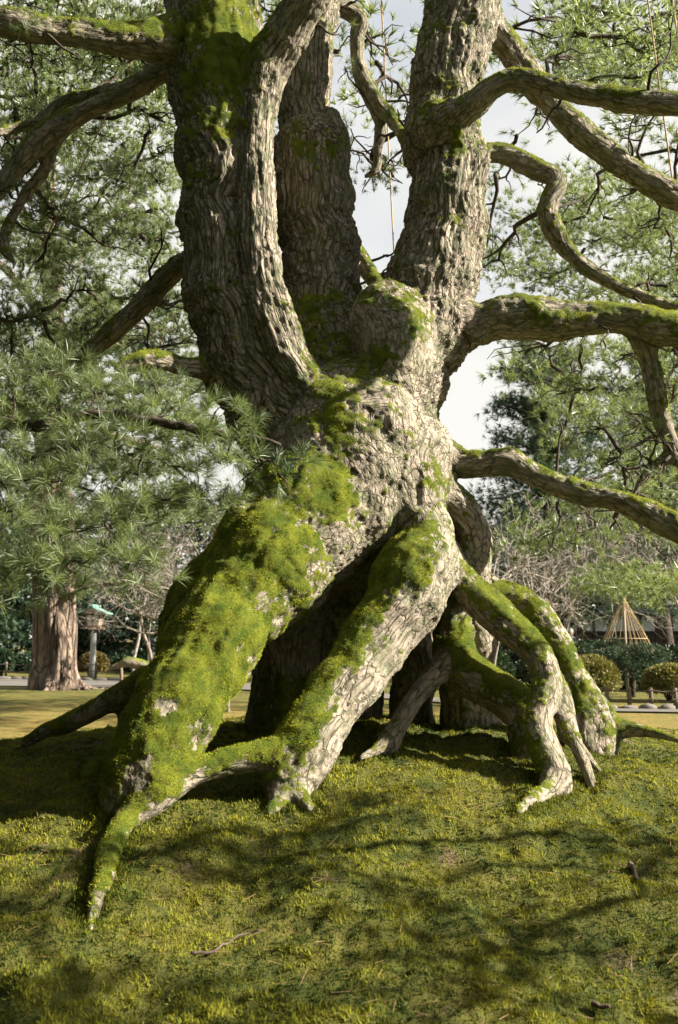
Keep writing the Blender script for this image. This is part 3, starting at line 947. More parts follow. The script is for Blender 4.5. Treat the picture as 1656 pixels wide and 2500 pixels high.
def stick(dx0, dy0, dx1, dy1, r, label, bend=0.02, lift=0.012):
    a = at(dx0, dy0, ground_hit(dx0, dy0)); b = at(dx1, dy1, ground_hit(dx1, dy1))
    P = np.array([a * (1 - t) + b * t for t in np.linspace(0, 1, 5)])
    P[1:-1, :2] += RNG.normal(0, bend, (3, 2))
    P = catmull(P, np.linalg.norm(b - a) / 14)
    n = len(P)
    P[:, 2] = ground_z(P[:, 0], P[:, 1]) + lift
    m = MB(); m.tube(P, r * np.linspace(1, 0.55, n), 6)
    o = m.build('fallen_twig', M_TWIG, None, True)
    return tag(o, label, 'twig')
M_TWIG = mat_plain('twig_bark', (0.13, 0.095, 0.070), (0.055, 0.042, 0.032), 60, 0.9, 0.3)
stick(1458, 2012, 1474, 2045, 0.018, 'short thick twig lying in a bare soil patch of the lawn', 0.003)
stick(440, 2225, 605, 2170, 0.007, 'long thin brown twig curving over the moss below the creeping root', 0.02, 0.022)
stick(1370, 2340, 1412, 2356, 0.012, 'small flake of pale bark lying on the moss', 0.002, 0.02)
# ------------------------------------------------------------------ needles, pads and crooked branches
def unit(v):
    v = np.asarray(v, float)
    return v / (np.linalg.norm(v, axis=-1, keepdims=True) + 1e-9)

def crooked(a, b, n, amp, rng, sag=0.0):
    """a kinked pine branch from a to b"""
    a, b = np.asarray(a, float), np.asarray(b, float)
    t = np.linspace(0, 1, n)[:, None]
    L = np.linalg.norm(b - a)
    off = rng.normal(0, 1, (n, 3)) * amp * L
    off[1:-1] = (off[1:-1] + 0.5 * off[:-2] + 0.5 * off[2:]) / 1.5
    P = a * (1 - t) + b * t + off * np.sin(t * math.pi) ** 0.6
    P[:, 2] += sag * L * np.sin(t[:, 0] * math.pi)
    return P

def tufts(C, D, nn, length, width, tint, rng, spread=(0.25, 1.25), shoot=0.05, bend=False):
    """needle tufts: at each C, nn needles fanned round the shoot direction D"""
    n = len(C)
    m = n * nn
    D = unit(D)
    base = np.repeat(C, nn, 0)
    dd = np.repeat(D, nn, 0)
    r = np.cross(dd, rng.normal(size=(m, 3)))
    r = unit(r)
    ang = spread[0] + (spread[1] - spread[0]) * rng.random(m)
    dirn = dd * np.cos(ang)[:, None] + r * np.sin(ang)[:, None]
    sc = np.repeat(length if hasattr(length, '__len__') else np.full(n, length), nn)
    base = base + dd * (rng.random(m) * shoot)[:, None]
    Ln = sc * (0.7 + 0.5 * rng.random(m))
    s = unit(np.cross(dirn, rng.normal(size=(m, 3)))) * (width * (0.7 + 0.6 * rng.random(m)))[:, None]
    tn = np.repeat(tint, nn) + rng.normal(0, 0.07, m)
    tn = np.clip(tn, 0, 0.9)
    if not bend:
        V = np.empty((m, 3, 3), np.float32)
        V[:, 0] = base - s; V[:, 1] = base + s; V[:, 2] = base + dirn * Ln[:, None]
        return V.reshape(-1, 3), np.arange(m * 3).reshape(-1, 3), np.repeat(tn, 3)
    g = np.zeros((m, 3)); g[:, 2] = -0.10
    mid = base + dirn * (Ln * 0.5)[:, None] + g * (Ln * 0.2)[:, None]
    tip = base + dirn * Ln[:, None] + g * Ln[:, None]
    V = np.empty((m, 5, 3), np.float32)
    V[:, 0] = base - s * 0.8; V[:, 1] = base + s * 0.8; V[:, 2] = mid + s; V[:, 3] = mid - s; V[:, 4] = tip
    i = np.arange(m)[:, None] * 5
    F = np.concatenate([i + np.array([0, 1, 2]), i + np.array([0, 2, 3]), i + np.array([3, 2, 4])])
    return V.reshape(-1, 3), F, np.repeat(tn, 5)

def pad_tufts(c, rx, rz, n, rng):
    """tuft places in a flattened pad: dense on top, and the way each shoot points"""
    p = unit(rng.normal(size=(n, 3))) * (rng.random(n)[:, None] ** 0.45)
    q = p * np.array((rx, rx, rz))
    d = p * np.array((1, 1, 0.6)) + np.array((0, 0, 0.55)) + rng.normal(0, 0.35, (n, 3))
    return np.asarray(c) + q, d

class Crown:
    """pads of one tree: needles gathered for one crown, branches built pad by pad"""
    def __init__(self, root, nodes, seed, twig_mat):
        self.root, self.nodes, self.rng = root, [np.asarray(p) for p in nodes], np.random.default_rng(seed)
        self.V, self.F, self.T, self.n = [], [], [], 0
        self.tw = twig_mat
    def needles(self, V, F, T):
        self.V.append(V); self.F.append(F + self.n); self.T.append(T); self.n += len(V)
    def pad(self, c, rx, rz, ntuft, nn, length, width, tint, bend=False, branch=True, r0=0.027, maxlen=3.5, subs=5):
        rng = self.rng
        c = np.asarray(c, float)
        if branch:
            nodes = np.asarray(self.nodes)
            d = np.linalg.norm((nodes - c) * np.array((1, 1, 1.3)), axis=1)
            j = int(np.argmin(d))
            a = nodes[j]
            L = np.linalg.norm(c - a)
            if L > 0.05:
                m = MB()
                n = min(26, max(7, int(L / 0.12)))
                P = crooked(a, c, n, 0.080, rng, 0.04)
                r = np.clip(r0 * (0.6 + 0.5 * L), 0.008, 0.04)
                m.tube(P, np.linspace(r, r * 0.45, n), 5)
                for k in range(subs):
                    e = c + unit(rng.normal(size=3)) * np.array((rx, rx, rz)) * 0.85
                    b0 = P[int(n * (0.45 + 0.5 * rng.random()))]
                    Q = crooked(b0, e, 6, 0.10, rng, 0.03)
                    m.tube(Q, np.linspace(r * 0.5, r * 0.16, 6), 3)
                    self.nodes.append(Q[4])
                m.build('branch', self.tw, self.root, True)
                self.nodes += [P[int(n * 0.5)], P[int(n * 0.8)]]
        C, D = pad_tufts(c, rx, rz, ntuft, rng)
        t = np.clip(tint + rng.normal(0, 0.14, ntuft), 0, 0.9)
        self.needles(*tufts(C, D, nn, length * (0.8 + 0.4 * rng.random(ntuft)), width, t, rng, bend=bend))
    def build(self, mat, name='crown'):
        o = link(name, new_mesh(name, np.concatenate(self.V), np.concatenate(self.F), mat, False, {'tint': np.concatenate(self.T)}), self.root)
        return tag(o, kind='stuff')

M_NEEDLE = mat_leaf('pine_needles', (0.035, 0.065, 0.028), (0.205, 0.260, 0.125), 0.42, 0.42, 0.6, (0.30, 0.16, 0.05))
M_NEEDLE_FAR = mat_leaf('far_pine_needles', (0.018, 0.042, 0.026), (0.085, 0.130, 0.070), 0.30, 0.5, 0.4)
M_DARKLEAF = mat_leaf('dark_evergreen_leaves', (0.008, 0.022, 0.013), (0.045, 0.080, 0.038), 0.2, 0.4, 0.5)
M_BRANCH = mat_bark('branch_bark', (0.12, 0.095, 0.075), (0.02, 0.016, 0.012), 60, False, False)

# density of the old pine's own needle pads over the view, cells of 100 x 100 (rows from the top)
GRID = [
 "7776.....2..4788", "6664.....1..4676", "7665.....2.11133", "6776....11.12134", "7787....3..24356", "8887....3..25688",
 "7747....1..45788", "88765......12345", "88765......14676", "8888.......13455", "7766........2333", "544.........1222", "............1122",
]
up_nodes = [P[k] for (P, R), (kd, _) in zip(SK, LIMBS) if kd == 'branch' for k in range(0, len(P), 4)]
cr = Crown(pine, up_nodes, 5, M_BRANCH)
rg = np.random.default_rng(23)
pads = []
for r_, row in enumerate(GRID):
    for c_, ch in enumerate(row):
        if ch == '.': continue
        d_ = int(ch)
        left = c_ < 6
        npad = d_ * (0.36 if left else 0.26)
        npad = int(npad) + (rg.random() < npad % 1)
        for _ in range(npad):
            dx, dy = (c_ + rg.random()) * 100, (r_ + rg.random()) * 100
            Y = rg.uniform(7.9, 11.5) if left else rg.uniform(7.8, 11.0)
            pads.append((at(dx, dy, Y), d_, left))
# boughs of this crown out of view, some added for their shade
for _ in range(16):
    pads.append((np.array((rg.uniform(3.4, 5.5), rg.uniform(6.8, 9.8), rg.uniform(2.6, 5.4))), 5, False))
for _ in range(40):  # unseen pads added on the right to dapple the foreground with shade
    pads.append((np.array((rg.uniform(3.4, 6.5), rg.uniform(1.2, 4.5), rg.uniform(2.1, 4.6))), 6, False))
for _ in range(26):
    pads.append((np.array((rg.uniform(-6.0, -3.4), rg.uniform(5.0, 10), rg.uniform(3.0, 7.0))), 5, True))
for _ in range(130):  # unseen wide pads added overhead to hold back sky light
    pads.append((np.array((rg.uniform(-7.5, 1.4), rg.uniform(1.5, 11), rg.uniform(7.7, 9.4))), 5, False))
pads.sort(key=lambda q: min(np.linalg.norm(q[0] - n_) for n_ in up_nodes))
for c, d_, left in pads:
    rx = rg.uniform(0.26, 0.46)
    over = c[2] > 7.5
    cr.pad(c, rx * (1.7 if over else 1), rx * 0.42, 46 if over else int(24 + 3.6 * d_) if left else int(18 + 3.2 * d_), 12 if over else 29, 0.14 if over else 0.095, 0.009 if over else 0.0031, rg.uniform(0.35, 0.8) if rg.random() > 0.05 else 0.9)
# short twigs and tufts along the limbs
big_b = [(P, R) for (P, R), (kd, _) in zip(SK, LIMBS) if kd == 'branch']
for k in range(75):
    P, R = big_b[int(rg.integers(0, len(big_b)))]
    j = int(rg.integers(3, max(4, len(P) - 1)))
    j = min(j, len(P) - 1)
    a0 = P[j]
    dd = unit(np.array((rg.normal(), rg.normal() * 0.8 + 0.4, rg.normal() + 0.1)))
    e0 = a0 + dd * (R[j] + rg.uniform(0.15, 0.55))
    m = MB()
    Q = crooked(a0, e0, 8, 0.07, rg)
    m.tube(Q, np.linspace(0.016, 0.006, 8), 5)
    for q in range(2):
        f0 = Q[int(rg.integers(4, 7))]
        m.tube(crooked(f0, f0 + unit(rg.normal(size=3)) * rg.uniform(0.1, 0.25), 6, 0.1, rg), np.linspace(0.008, 0.003, 6), 4)
    m.build('twig', M_BRANCH, pine, True)
    if rg.random() < 0.6:
        cr.pad(e0, 0.10, 0.05, 5, 40, 0.085, 0.0018, rg.uniform(0.3, 0.7), False, False)
# the low bough that hangs in front of the trunk on the left
low = [(-330, 520, 6.4, 20), (-260, 760, 5.6, 20), (-120, 930, 5.0, 18), (60, 985, 4.7, 15), (230, 960, 4.6, 12), (400, 985, 4.5, 10), (560, 1010, 4.4, 7), (650, 1030, 4.35, 4)]
P = catmull([(*at(x, y, Y), rad(r, y, Y)) for x, y, Y, r in low], 0.06)
P[:, :3] += RNG.normal(0, 0.008, (len(P), 3))
m = MB(); m.tube(P[:, :3], P[:, 3], 8); m.build('branch', M_BRANCH, pine, True)
m = MB(); Q = catmull([(*at(*q[:3]), 0.02) for q in ((-60, 310, 7.4), (-220, 400, 6.9), (-330, 520, 6.4))], 0.08); m.tube(Q[:, :3], np.linspace(.05, .045, len(Q)), 8); m.build('branch', M_BRANCH, pine, True)
near = Crown(pine, [p[:3] for p in P[::3]], 31, M_BRANCH)
NEARP = [(40,900,4.7),(120,930,4.6),(220,905,4.6),(60,1010,4.6),(170,1020,4.5),(300,1000,4.5),(380,960,4.6),(330,1080,4.5),(450,1010,4.45),(430,1090,4.4),(520,1060,4.4),
         (500,960,4.45),(570,985,4.35),(640,1080,4.3),(690,1060,4.3),(665,1120,4.25),(560,1110,4.35),(240,1110,4.4),(120,1110,4.4),(30,1110,4.4),(30,1200,4.3),(130,1210,4.3),
         (220,1220,4.3),(110,1290,4.25),(200,1300,4.25),(290,1270,4.3),(345,1325,4.3),(60,1310,4.25),(20,1370,4.2),(110,1350,4.25),(400,1170,4.4),(320,1180,4.35),(480,1150,4.4),
         (-60,960,4.6),(-80,1080,4.5),(-70,1200,4.4),(-60,1320,4.3),(350,890,4.7),(150,860,4.8),(10,850,4.8),(600,1060,4.3)]
for (dx, dy, Y) in NEARP:
    edge_ = dx > 540
    near.pad(at(dx, dy, Y), 0.08 if edge_ else 0.17, 0.05 if edge_ else 0.085, 3 if edge_ else 16, 60, 0.090, 0.0011, rg.uniform(0.15, 0.45) if edge_ else rg.uniform(0.5, 0.9), True, True, 0.012, 3.5, 3)
cr.V += near.V; cr.T += near.T
cr.F += [f + cr.n for f in near.F]; cr.n += near.n
# small tufts sprouting on the top limb
for dx, dy, Y in ((40, 25, 6.05), (190, 45, 6.2), (330, 40, 6.3), (60, 60, 6.0)):
    cr.pad(at(dx, dy, Y), 0.05, 0.03, 3, 60, 0.09, 0.0012, 0.4, True, False)
cr.build(M_NEEDLE)
# ------------------------------------------------------------------ background
def px(x, y, Y):
    """photo pixel (1656 wide) to a world point Y ahead"""
    return at(x / K, y / K, Y)

def leaf_blob(c, r, n, size, rng, tint=0.45, shell=0.55, tri=True):
    """leaf-sized triangles through an uneven ellipsoid"""
    p = unit(rng.normal(size=(n, 3)))
    lump = 0.72 + 0.5 * fbm(p * 2.6 + rng.random(3) * 9, 5, 2)
    rr = (shell + (1 - shell) * rng.random(n) ** 0.6) * lump
    C = np.asarray(c) + p * np.asarray(r) * rr[:, None]
    d = unit(p + rng.normal(0, 0.8, (n, 3)))
    L = size * (0.6 + 0.8 * rng.random(n))
    s = unit(np.cross(d, rng.normal(size=(n, 3)))) * (L * 0.42)[:, None]
    V = np.empty((n, 3, 3), np.float32)
    V[:, 0] = C - s; V[:, 1] = C + s; V[:, 2] = C + d * L[:, None]
    t = np.clip(tint + 0.5 * (fbm(C * 1.7, 15, 2) - 0.5) + rng.normal(0, 0.13, n), 0, 0.9)
    return V.reshape(-1, 3), np.arange(n * 3).reshape(-1, 3), np.repeat(t, 3)

def join(parts):
    Vs, Fs, Ts, n = [], [], [], 0
    for V, F, T in parts:
        Vs.append(V); Fs.append(F + n); Ts.append(T); n += len(V)
    return np.concatenate(Vs), np.concatenate(Fs), np.concatenate(Ts)

def simple_bark(name, c):
    return mat_bark(name, c, [x * 0.15 for x in c], 9, False, False)
M_BARK_FAR = mat_bark('far_bark', (0.32, 0.25, 0.20), (0.045, 0.033, 0.026), 5, False, True)
M_BARK_DARK = simple_bark('dark_bark', (0.10, 0.08, 0.06))
M_BARE = mat_plain('bare_bark', (0.34, 0.30, 0.26), (0.17, 0.15, 0.13), 25, 0.85)

def evergreen(base, h, r, n, label, seed, mat=None, size=0.26, lean=0.0, name='evergreen_tree'):
    rng = np.random.default_rng(seed)
    base = np.array((base[0], base[1], gz(base[0], base[1])))
    root = empty(name, base, label, 'tree', 'dark trees closing the garden behind')
    P = np.array([base + np.array((lean * t * h, 0, t * h * 0.8 - 0.15)) + rng.normal(0, 0.06, 3) * (t > 0) for t in np.linspace(0, 1, 8)])
    m = MB(); m.tube(P, np.linspace(0.22, 0.05, 8), 7)
    for k in range(7):
        e = base + np.array((lean * h * 0.5 + rng.normal(0, r * 0.5), rng.normal(0, r * 0.5), h * rng.uniform(0.35, 0.9)))
        Q = crooked(P[int(rng.integers(2, 6))], e, 7, 0.06, rng)
        m.tube(Q, np.linspace(0.08, 0.02, 7), 4)
    m.build('trunk', M_BARK_DARK, root, True)
    parts = []
    k = 11
    for i in range(k):
        t = (i + 0.5) / k
        a = rng.random() * 6.28
        w = r * (0.55 + 0.75 * math.sin(math.pi * min(1, t * 0.85 + 0.15)))
        c = base + np.array((lean * h * t + math.cos(a) * w * 0.5, math.sin(a) * w * 0.5, h * (0.10 + 0.80 * t)))
        parts.append(leaf_blob(c, (w * 0.75, w * 0.75, h * 0.13), n // k, size, rng, rng.uniform(0.2, 0.6), 0.35))
    V, F, T = join(parts)
    o = link('crown', new_mesh('crown', V, F, mat or M_DARKLEAF, False, {'tint': T}), root)
    tag(o, kind='stuff')
    return root

TREES = [(-21, 52, 10.5, 4.0, 'broad'), (-15.5, 47, 9, 3.6, 'broad'), (-10.5, 50, 11, 3.9, 'broad'), (-6, 46, 9.0, 3.3, 'broad'), (-1.5, 52, 10, 3.6, 'broad'), (3.2, 55, 9, 3.2, 'broad'),
         (7.6, 52, 7.8, 3.3, 'broad'), (12, 50, 9.5, 3.7, 'broad'), (16.5, 53, 10.5, 4.0, 'broad'), (21.5, 50, 11.5, 4.2, 'broad'), (27, 54, 12, 4.4, 'broad'), (-27, 55, 12, 4.4, 'broad')]
for i, (x, y, h, r, _) in enumerate(TREES):
    evergreen((x, y), h, r, 7000, 'dark evergreen tree in the shaded row closing the garden', 300 + i, size=0.30)
for i, (x, y, h, r, lab, ln) in enumerate(((-8.3, 37, 4.6, 1.7, 'dark bushy tree behind the wooden lantern', 0.0), (-11.8, 39, 5.2, 2.0, 'dark bushy tree behind the thick pale pine trunk', 0.0), (-5.6, 39, 5.0, 1.7, 'leaning dark tree beyond the path with its trunk aslant', -0.16), (-15.6, 37, 5.0, 2.0, 'dark glossy leaved tree beside the path end', 0.0))):
    evergreen((x, y), h, r, 5000, lab, 340 + i, size=0.2, lean=ln)
o = evergreen((9.6, 40), 7.2, 2.2, 6000, 'dark bushy tree behind the strolling visitors', 350, size=0.22)
# unseen trees added behind the camera and to the left to block sky light
for i, (x, y, h, r) in enumerate(((-9.5, 1.0, 13, 4.6), (-8.5, -5.5, 14, 5.0), (-3.0, -7.5, 14, 5.0), (3.5, -9.0, 14, 4.6), (-12, 9.5, 12, 4.6))):
    evergreen((x, y), h, r, 5000, 'unseen dark evergreen tree added near the lawn to block sky light', 380 + i, size=0.75)
evergreen((21.5, 38.5), 10, 3.2, 6000, 'unseen evergreen tree added before the far end to shade the plaster wall', 390, size=0.3)  # out of view, added so its shadow falls on the wall
evergreen((26.5, 37.0), 11, 3.4, 6000, 'unseen evergreen tree added beyond the far end to shade the plaster wall', 391, size=0.3)  # second off-view tree added to keep the wall in shadow
# tall blue-green conifer behind the right-hand limbs and a small one far off in the sky gap
def conifer(base, h, r, ntuft, label, seed, low=0.25):
    rng = np.random.default_rng(seed)
    base = np.array((base[0], base[1], gz(base[0], base[1])))
    root = empty('conifer_tree', base, label, 'tree')
    m = MB()
    P = np.array([base + np.array((0, 0, t * h - 0.2)) + rng.normal(0, 0.05, 3) for t in np.linspace(0, 1, 10)])
    m.tube(P, np.linspace(0.3, 0.04, 10), 8)
    V_, F_, T_, n_ = [], [], [], 0
    k = 34
    for i in range(k):
        t = low + (1 - low) * (i + rng.random()) / k
        a = i * 2.4 + rng.normal(0, 0.3)
        w = r * (1.08 - t) ** 0.62 * rng.uniform(0.7, 1.1)
        e = base + np.array((math.cos(a) * w, math.sin(a) * w, h * t - 0.12 * w))
        Q = crooked(P[min(9, int(t * 9))], e, 8, 0.04, rng)
        m.tube(Q, np.linspace(0.07, 0.02, 8), 4)
        nt_ = ntuft // k
        f = rng.random(nt_)[:, None] ** 0.6
        C = P[min(9, int(t * 9))] * (1 - f) + e * f + rng.normal(0, 1, (nt_, 3)) * np.array((0.30, 0.30, 0.16)) * w * 0.75
        D = (e - base) * np.array((1, 1, 0)) + rng.normal(0, 1.0, (nt_, 3)) + np.array((0, 0, 0.5))
        V_.append((C, D))
    m.build('trunk', M_BARK_DARK, root, True)
    C = np.concatenate([q[0] for q in V_]); D = np.concatenate([q[1] for q in V_])
    tint = np.clip(0.35 + 0.9 * (fbm(C * 0.9, 19, 2) - 0.5) + rng.normal(0, 0.1, len(C)), 0, 0.9)
    V, F, T = tufts(C, D, 13, 0.26 * h / 11, 0.011, tint, rng)
    tag(link('crown', new_mesh('crown', V, F, M_NEEDLE_FAR, False, {'tint': T}), root), kind='stuff')
conifer((6.75, 27.5), 11.2, 3.4, 5600, 'tall dense blue green conifer standing behind the bare trees', 401)
conifer((11.6, 31.0), 13.0, 3.6, 4600, 'tall dark conifer rising behind the mossy right hand limbs', 402)
conifer((6.6, 60.0), 12.4, 1.9, 900, 'small far conifer top standing in the sky gap', 403)

# pine with the thick pale trunk on the left
ty = ground_hit(125, 1592)
tb = at(125, 1592, ty)
tb[2] = gz(tb[0], tb[1])
fp = empty('pine_tree', tb, 'second old pine with thick furrowed pale trunk beside the gravel path', 'pine tree')
u = rad(1.0, 1500, ty)
def tp(dx, dy, dY, r): return (*at(dx, dy, ty + dY), r * u)
FL = [[tp(118, 1100, 0, 34), tp(120, 1250, 0, 40), tp(122, 1400, 0, 44), tp(125, 1500, 0, 45), tp(125, 1585, 0, 52), tp(125, 1610, 0, 50)],
      [tp(150, 1150, -.3, 20), tp(158, 1300, -.35, 22), tp(157, 1450, -.4, 23), tp(160, 1560, -.45, 26), tp(185, 1592, -.6, 18), tp(212, 1602, -.8, 7)],
      [tp(112, 1200, -.35, 17), tp(128, 1400, -.45, 19), tp(138, 1480, -.5, 20), tp(140, 1570, -.55, 22), tp(140, 1600, -.7, 16)],
      [tp(90, 1150, -.2, 20), tp(92, 1350, -.25, 22), tp(90, 1500, -.3, 22), tp(84, 1580, -.4, 22), tp(70, 1598, -.5, 12)],
      [tp(120, 1570, -.5, 20), tp(112, 1592, -.8, 12), tp(95, 1600, -1.0, 6)], [tp(185, 1590, -.5, 10), tp(240, 1592, -.2, 7), tp(290, 1596, 0, 3)],
      [tp(118, 1110, 0, 34), tp(112, 950, .2, 30), tp(125, 750, .5, 26), tp(110, 520, .6, 20), tp(125, 250, .8, 12)],
      [tp(118, 900, .2, 18), tp(220, 820, .2, 13), tp(330, 780, .0, 9), tp(430, 700, -.4, 5)], [tp(116, 760, .5, 16), tp(30, 640, .3, 11), tp(-60, 560, .1, 6)],
      [tp(118, 620, .5, 14), tp(230, 520, .8, 10), tp(360, 420, .8, 6)], [tp(160, 1385, -.4, 11), tp(185, 1362, -.9, 9), tp(235, 1350, -1.2, 8), tp(300, 1352, -1.6, 5)],
      [tp(110, 1000, .1, 16), tp(20, 960, -.6, 12), tp(-80, 900, -.8, 8)], [tp(118, 1060, .1, 15), tp(240, 1010, .8, 11), tp(380, 1040, 1.2, 7)]]
FS = []
for rows in FL:
    C = catmull(rows, 0.25)
    FS.append((C[:, :3].copy(), np.maximum(C[:, 3], 0.035)))
V, Q, I_ = sdf_mesh(FS, 0.06, 16.0)
V = relax(V.astype(float), Q, 1)
N_ = vert_normals(V, Q)
wv = np.abs(vnoise(V * np.array((5.5, 5.5, 0.55)), 203) - 0.5) * 2
V = V - N_ * (0.13 * (1 - wv) ** 2 * (V[:, 2] < 4))[:, None]
N_ = vert_normals(V, Q)
link('trunk', new_mesh('trunk', V, Q, M_BARK_FAR, True, {'bc': V * np.array((1, 1, .3)), 'fc': V * np.array((1, 1, .1)), 'fw': np.ones(len(V))}), fp)
fcr = Crown(fp, [P[k] for P, R in FS[6:] for k in range(0, len(P), 2)], 55, M_BRANCH)
rgf = np.random.default_rng(61)
for r_ in range(14):
    for c_ in range(-1, 6):
        dens = 1.55 if r_ < 7 else 2.2 if r_ < 12 else 1.0
        if c_ >= 4 and r_ < 6: dens = 0.6
        for _ in range(int(dens + rgf.random())):
            Y = rgf.uniform(ty - 6.5, ty + 1.0)
            rx = rgf.uniform(0.7, 1.15)
            fcr.pad(at((c_ + rgf.random()) * 100, (r_ + rgf.random()) * 100, Y), rx, rx * 0.45, 62, 15, 0.19, 0.0090, rgf.uniform(0.4, 0.85), False, True, 0.02, 9, 3)
fcr.build(M_NEEDLE)

# pine on the right whose soft pads fill the view beyond the limbs
rb = np.array((9.5, 17.5, 0)); rb[2] = gz(*rb[:2])
rp = empty('pine_tree', rb, 'younger pine with soft pale needle pads behind the mossy right hand limbs', 'pine tree')
RT = catmull([(*rb, 0.24), (9.3, 17.5, 1.8, 0.2), (9.0, 17.3, 3.6, 0.18), (9.2, 17.4, 5.5, 0.14), (8.8, 17.5, 7.4, 0.09), (8.7, 17.5, 9.2, 0.04)], 0.3)
RT[0, 2] -= 0.2
m = MB(); m.tube(RT[:, :3], RT[:, 3], 10); m.build('trunk', M_BARK_DARK, rp, True)
rcr = Crown(rp, [p[:3] for p in RT[5:]], 57, M_BRANCH)
RPAD = []
for (x0, x1, y0, y1, n_) in ((1250, 1660, 440, 700, 24), (1130, 1300, 520, 720, 6), (1280, 1660, 800, 1000, 14), (1330, 1660, 1000, 1240, 9), (1150, 1400, 1180, 1260, 3), (1385, 1660, 1335, 1378, 13), (1240, 1660, 0, 200, 20), (1130, 1400, 380, 560, 6), (1660, 2000, 100, 1100, 12), (1180, 1330, 870, 930, 2)):
    for _ in range(n_):
        RPAD.append(at(rgf.uniform(x0, x1), rgf.uniform(y0, y1), rgf.uniform(12.5, 18)))
RPAD.sort(key=lambda p: np.linalg.norm((p - rb)[:2]))
for c in RPAD:
    rx = rgf.uniform(0.5, 0.85)
    rcr.pad(c, rx, rx * 0.36, 56, 20, 0.15, 0.0058, rgf.uniform(0.5, 0.88), False, True, 0.016, 9, 3)
rcr.build(M_NEEDLE)

# bare deciduous trees
def bare_tree(base, h, label, seed, spread=1.0, lean=(0, 0), r0=0.055):
    rng = np.random.default_rng(seed)
    base = np.array((base[0], base[1], gz(base[0], base[1])))
    root = empty('bare_tree', base, label, 'tree', 'leafless trees')
    m = MB(); tw = MB()
    def go(p, d, L, r, lev):
        n = 5 if lev < 2 else 3
        P = [p]
        q = d.copy()
        for k in range(n):
            q = unit(q + rng.normal(0, 0.13, 3) + np.array((0, 0, 0.06)))
            P.append(P[-1] + q * L / n)
        P = np.array(P)
        (m if lev < 2 else tw).tube(P, np.linspace(r, r * 0.55, n + 1), 6 if lev < 2 else 3)
        if lev >= 4: return
        nk = (7, 6, 5, 3)[lev]
        for k in range(nk):
            f = (0.62 + 0.38 * (k + rng.random()) / nk) if lev == 0 else (0.30 + 0.70 * (k + rng.random()) / nk)
            j = min(n, max(1, int(round(f * n))))
            s = unit(rng.normal(size=3))
            nd_ = unit(q * 0.75 + s * (0.85 if lev else 1.1) * spread + np.array((0, 0, 0.10)))
            go(P[j], nd_, L * rng.uniform(0.45, 0.70), max(r * 0.46, 0.0042), lev + 1)
    go(base - np.array((0, 0, 0.1)), unit(np.array((lean[0], lean[1], 1.0))), h * 0.5, r0, 0)
    m.build('trunk', M_BARE, root, True)
    tag(tw.build('twigs', M_BARE, root), kind='stuff')
bare_tree(px(1316, 1560, 17.0)[:2], 4.4, 'pale slender bare tree behind the outer right root', 501, 1.1, (0.05, 0))
bare_tree(px(1345, 1560, 26)[:2], 7.4, 'bare tree with dense grey twigs above the clipped shrubs', 502, 1.15, (0.30, 0))
bare_tree(px(1190, 1560, 22)[:2], 5.4, 'bare tree showing between the root loop and the lowest limb', 503, 1.15, (0.1, 0))
bare_tree(px(1735, 1560, 24)[:2], 7.4, 'tall bare tree rising behind the rope cone', 504, 1.1, (-0.30, 0))
bare_tree(px(395, 1560, 19)[:2], 4.2, 'low bare tree with pale crooked twigs beside the bridge post', 505, 1.2, (-0.25, 0))
bare_tree(px(560, 1560, 17)[:2], 5.2, 'bare tree half hidden behind the mossy left root', 506, 1.1, (-0.1, 0))
bare_tree(px(330, 1560, 27)[:2], 7.5, 'large bare tree behind the hanging needles', 507, 1.1, (-0.05, 0))

# ------------------------------------------------------------------ gravel path, edging stones, fences
M_GRAVEL = mat_plain('gravel', (0.15, 0.14, 0.125), (0.09, 0.085, 0.078), 60, 0.95, 0.4)
a_ = np.linspace(0, 1, 60); b_ = np.linspace(0, 1, 8)
PATH = [(-22, ty + 3.6, ty + 8.6), (-3, ty - 0.5, ty + 2.5), (2.0, 19.0, 20.2), (4.2, 17.05, 17.65), (9.5, 16.25, 16.80), (16, 15.4, 15.9)]
PV = []
for t in np.linspace(-22, 16, 60):
    f0 = np.interp(t, [p[0] for p in PATH], [p[1] for p in PATH]); f1_ = np.interp(t, [p[0] for p in PATH], [p[2] for p in PATH])
    for s in b_: PV.append((t, f0 * (1 - s) + f1_ * s, 0))
PV = np.array(PV); PV[:, 2] = ground_z(PV[:, 0], PV[:, 1]) + 0.035
i = (np.arange(59)[:, None] * 8 + np.arange(7)[None, :]).ravel()
tag(link('gravel_path', new_mesh('gravel_path', PV, np.stack([i, i + 8, i + 9, i + 1], 1), M_GRAVEL, True)), 'pale grey gravel path crossing behind the tree', None, None, 'structure')

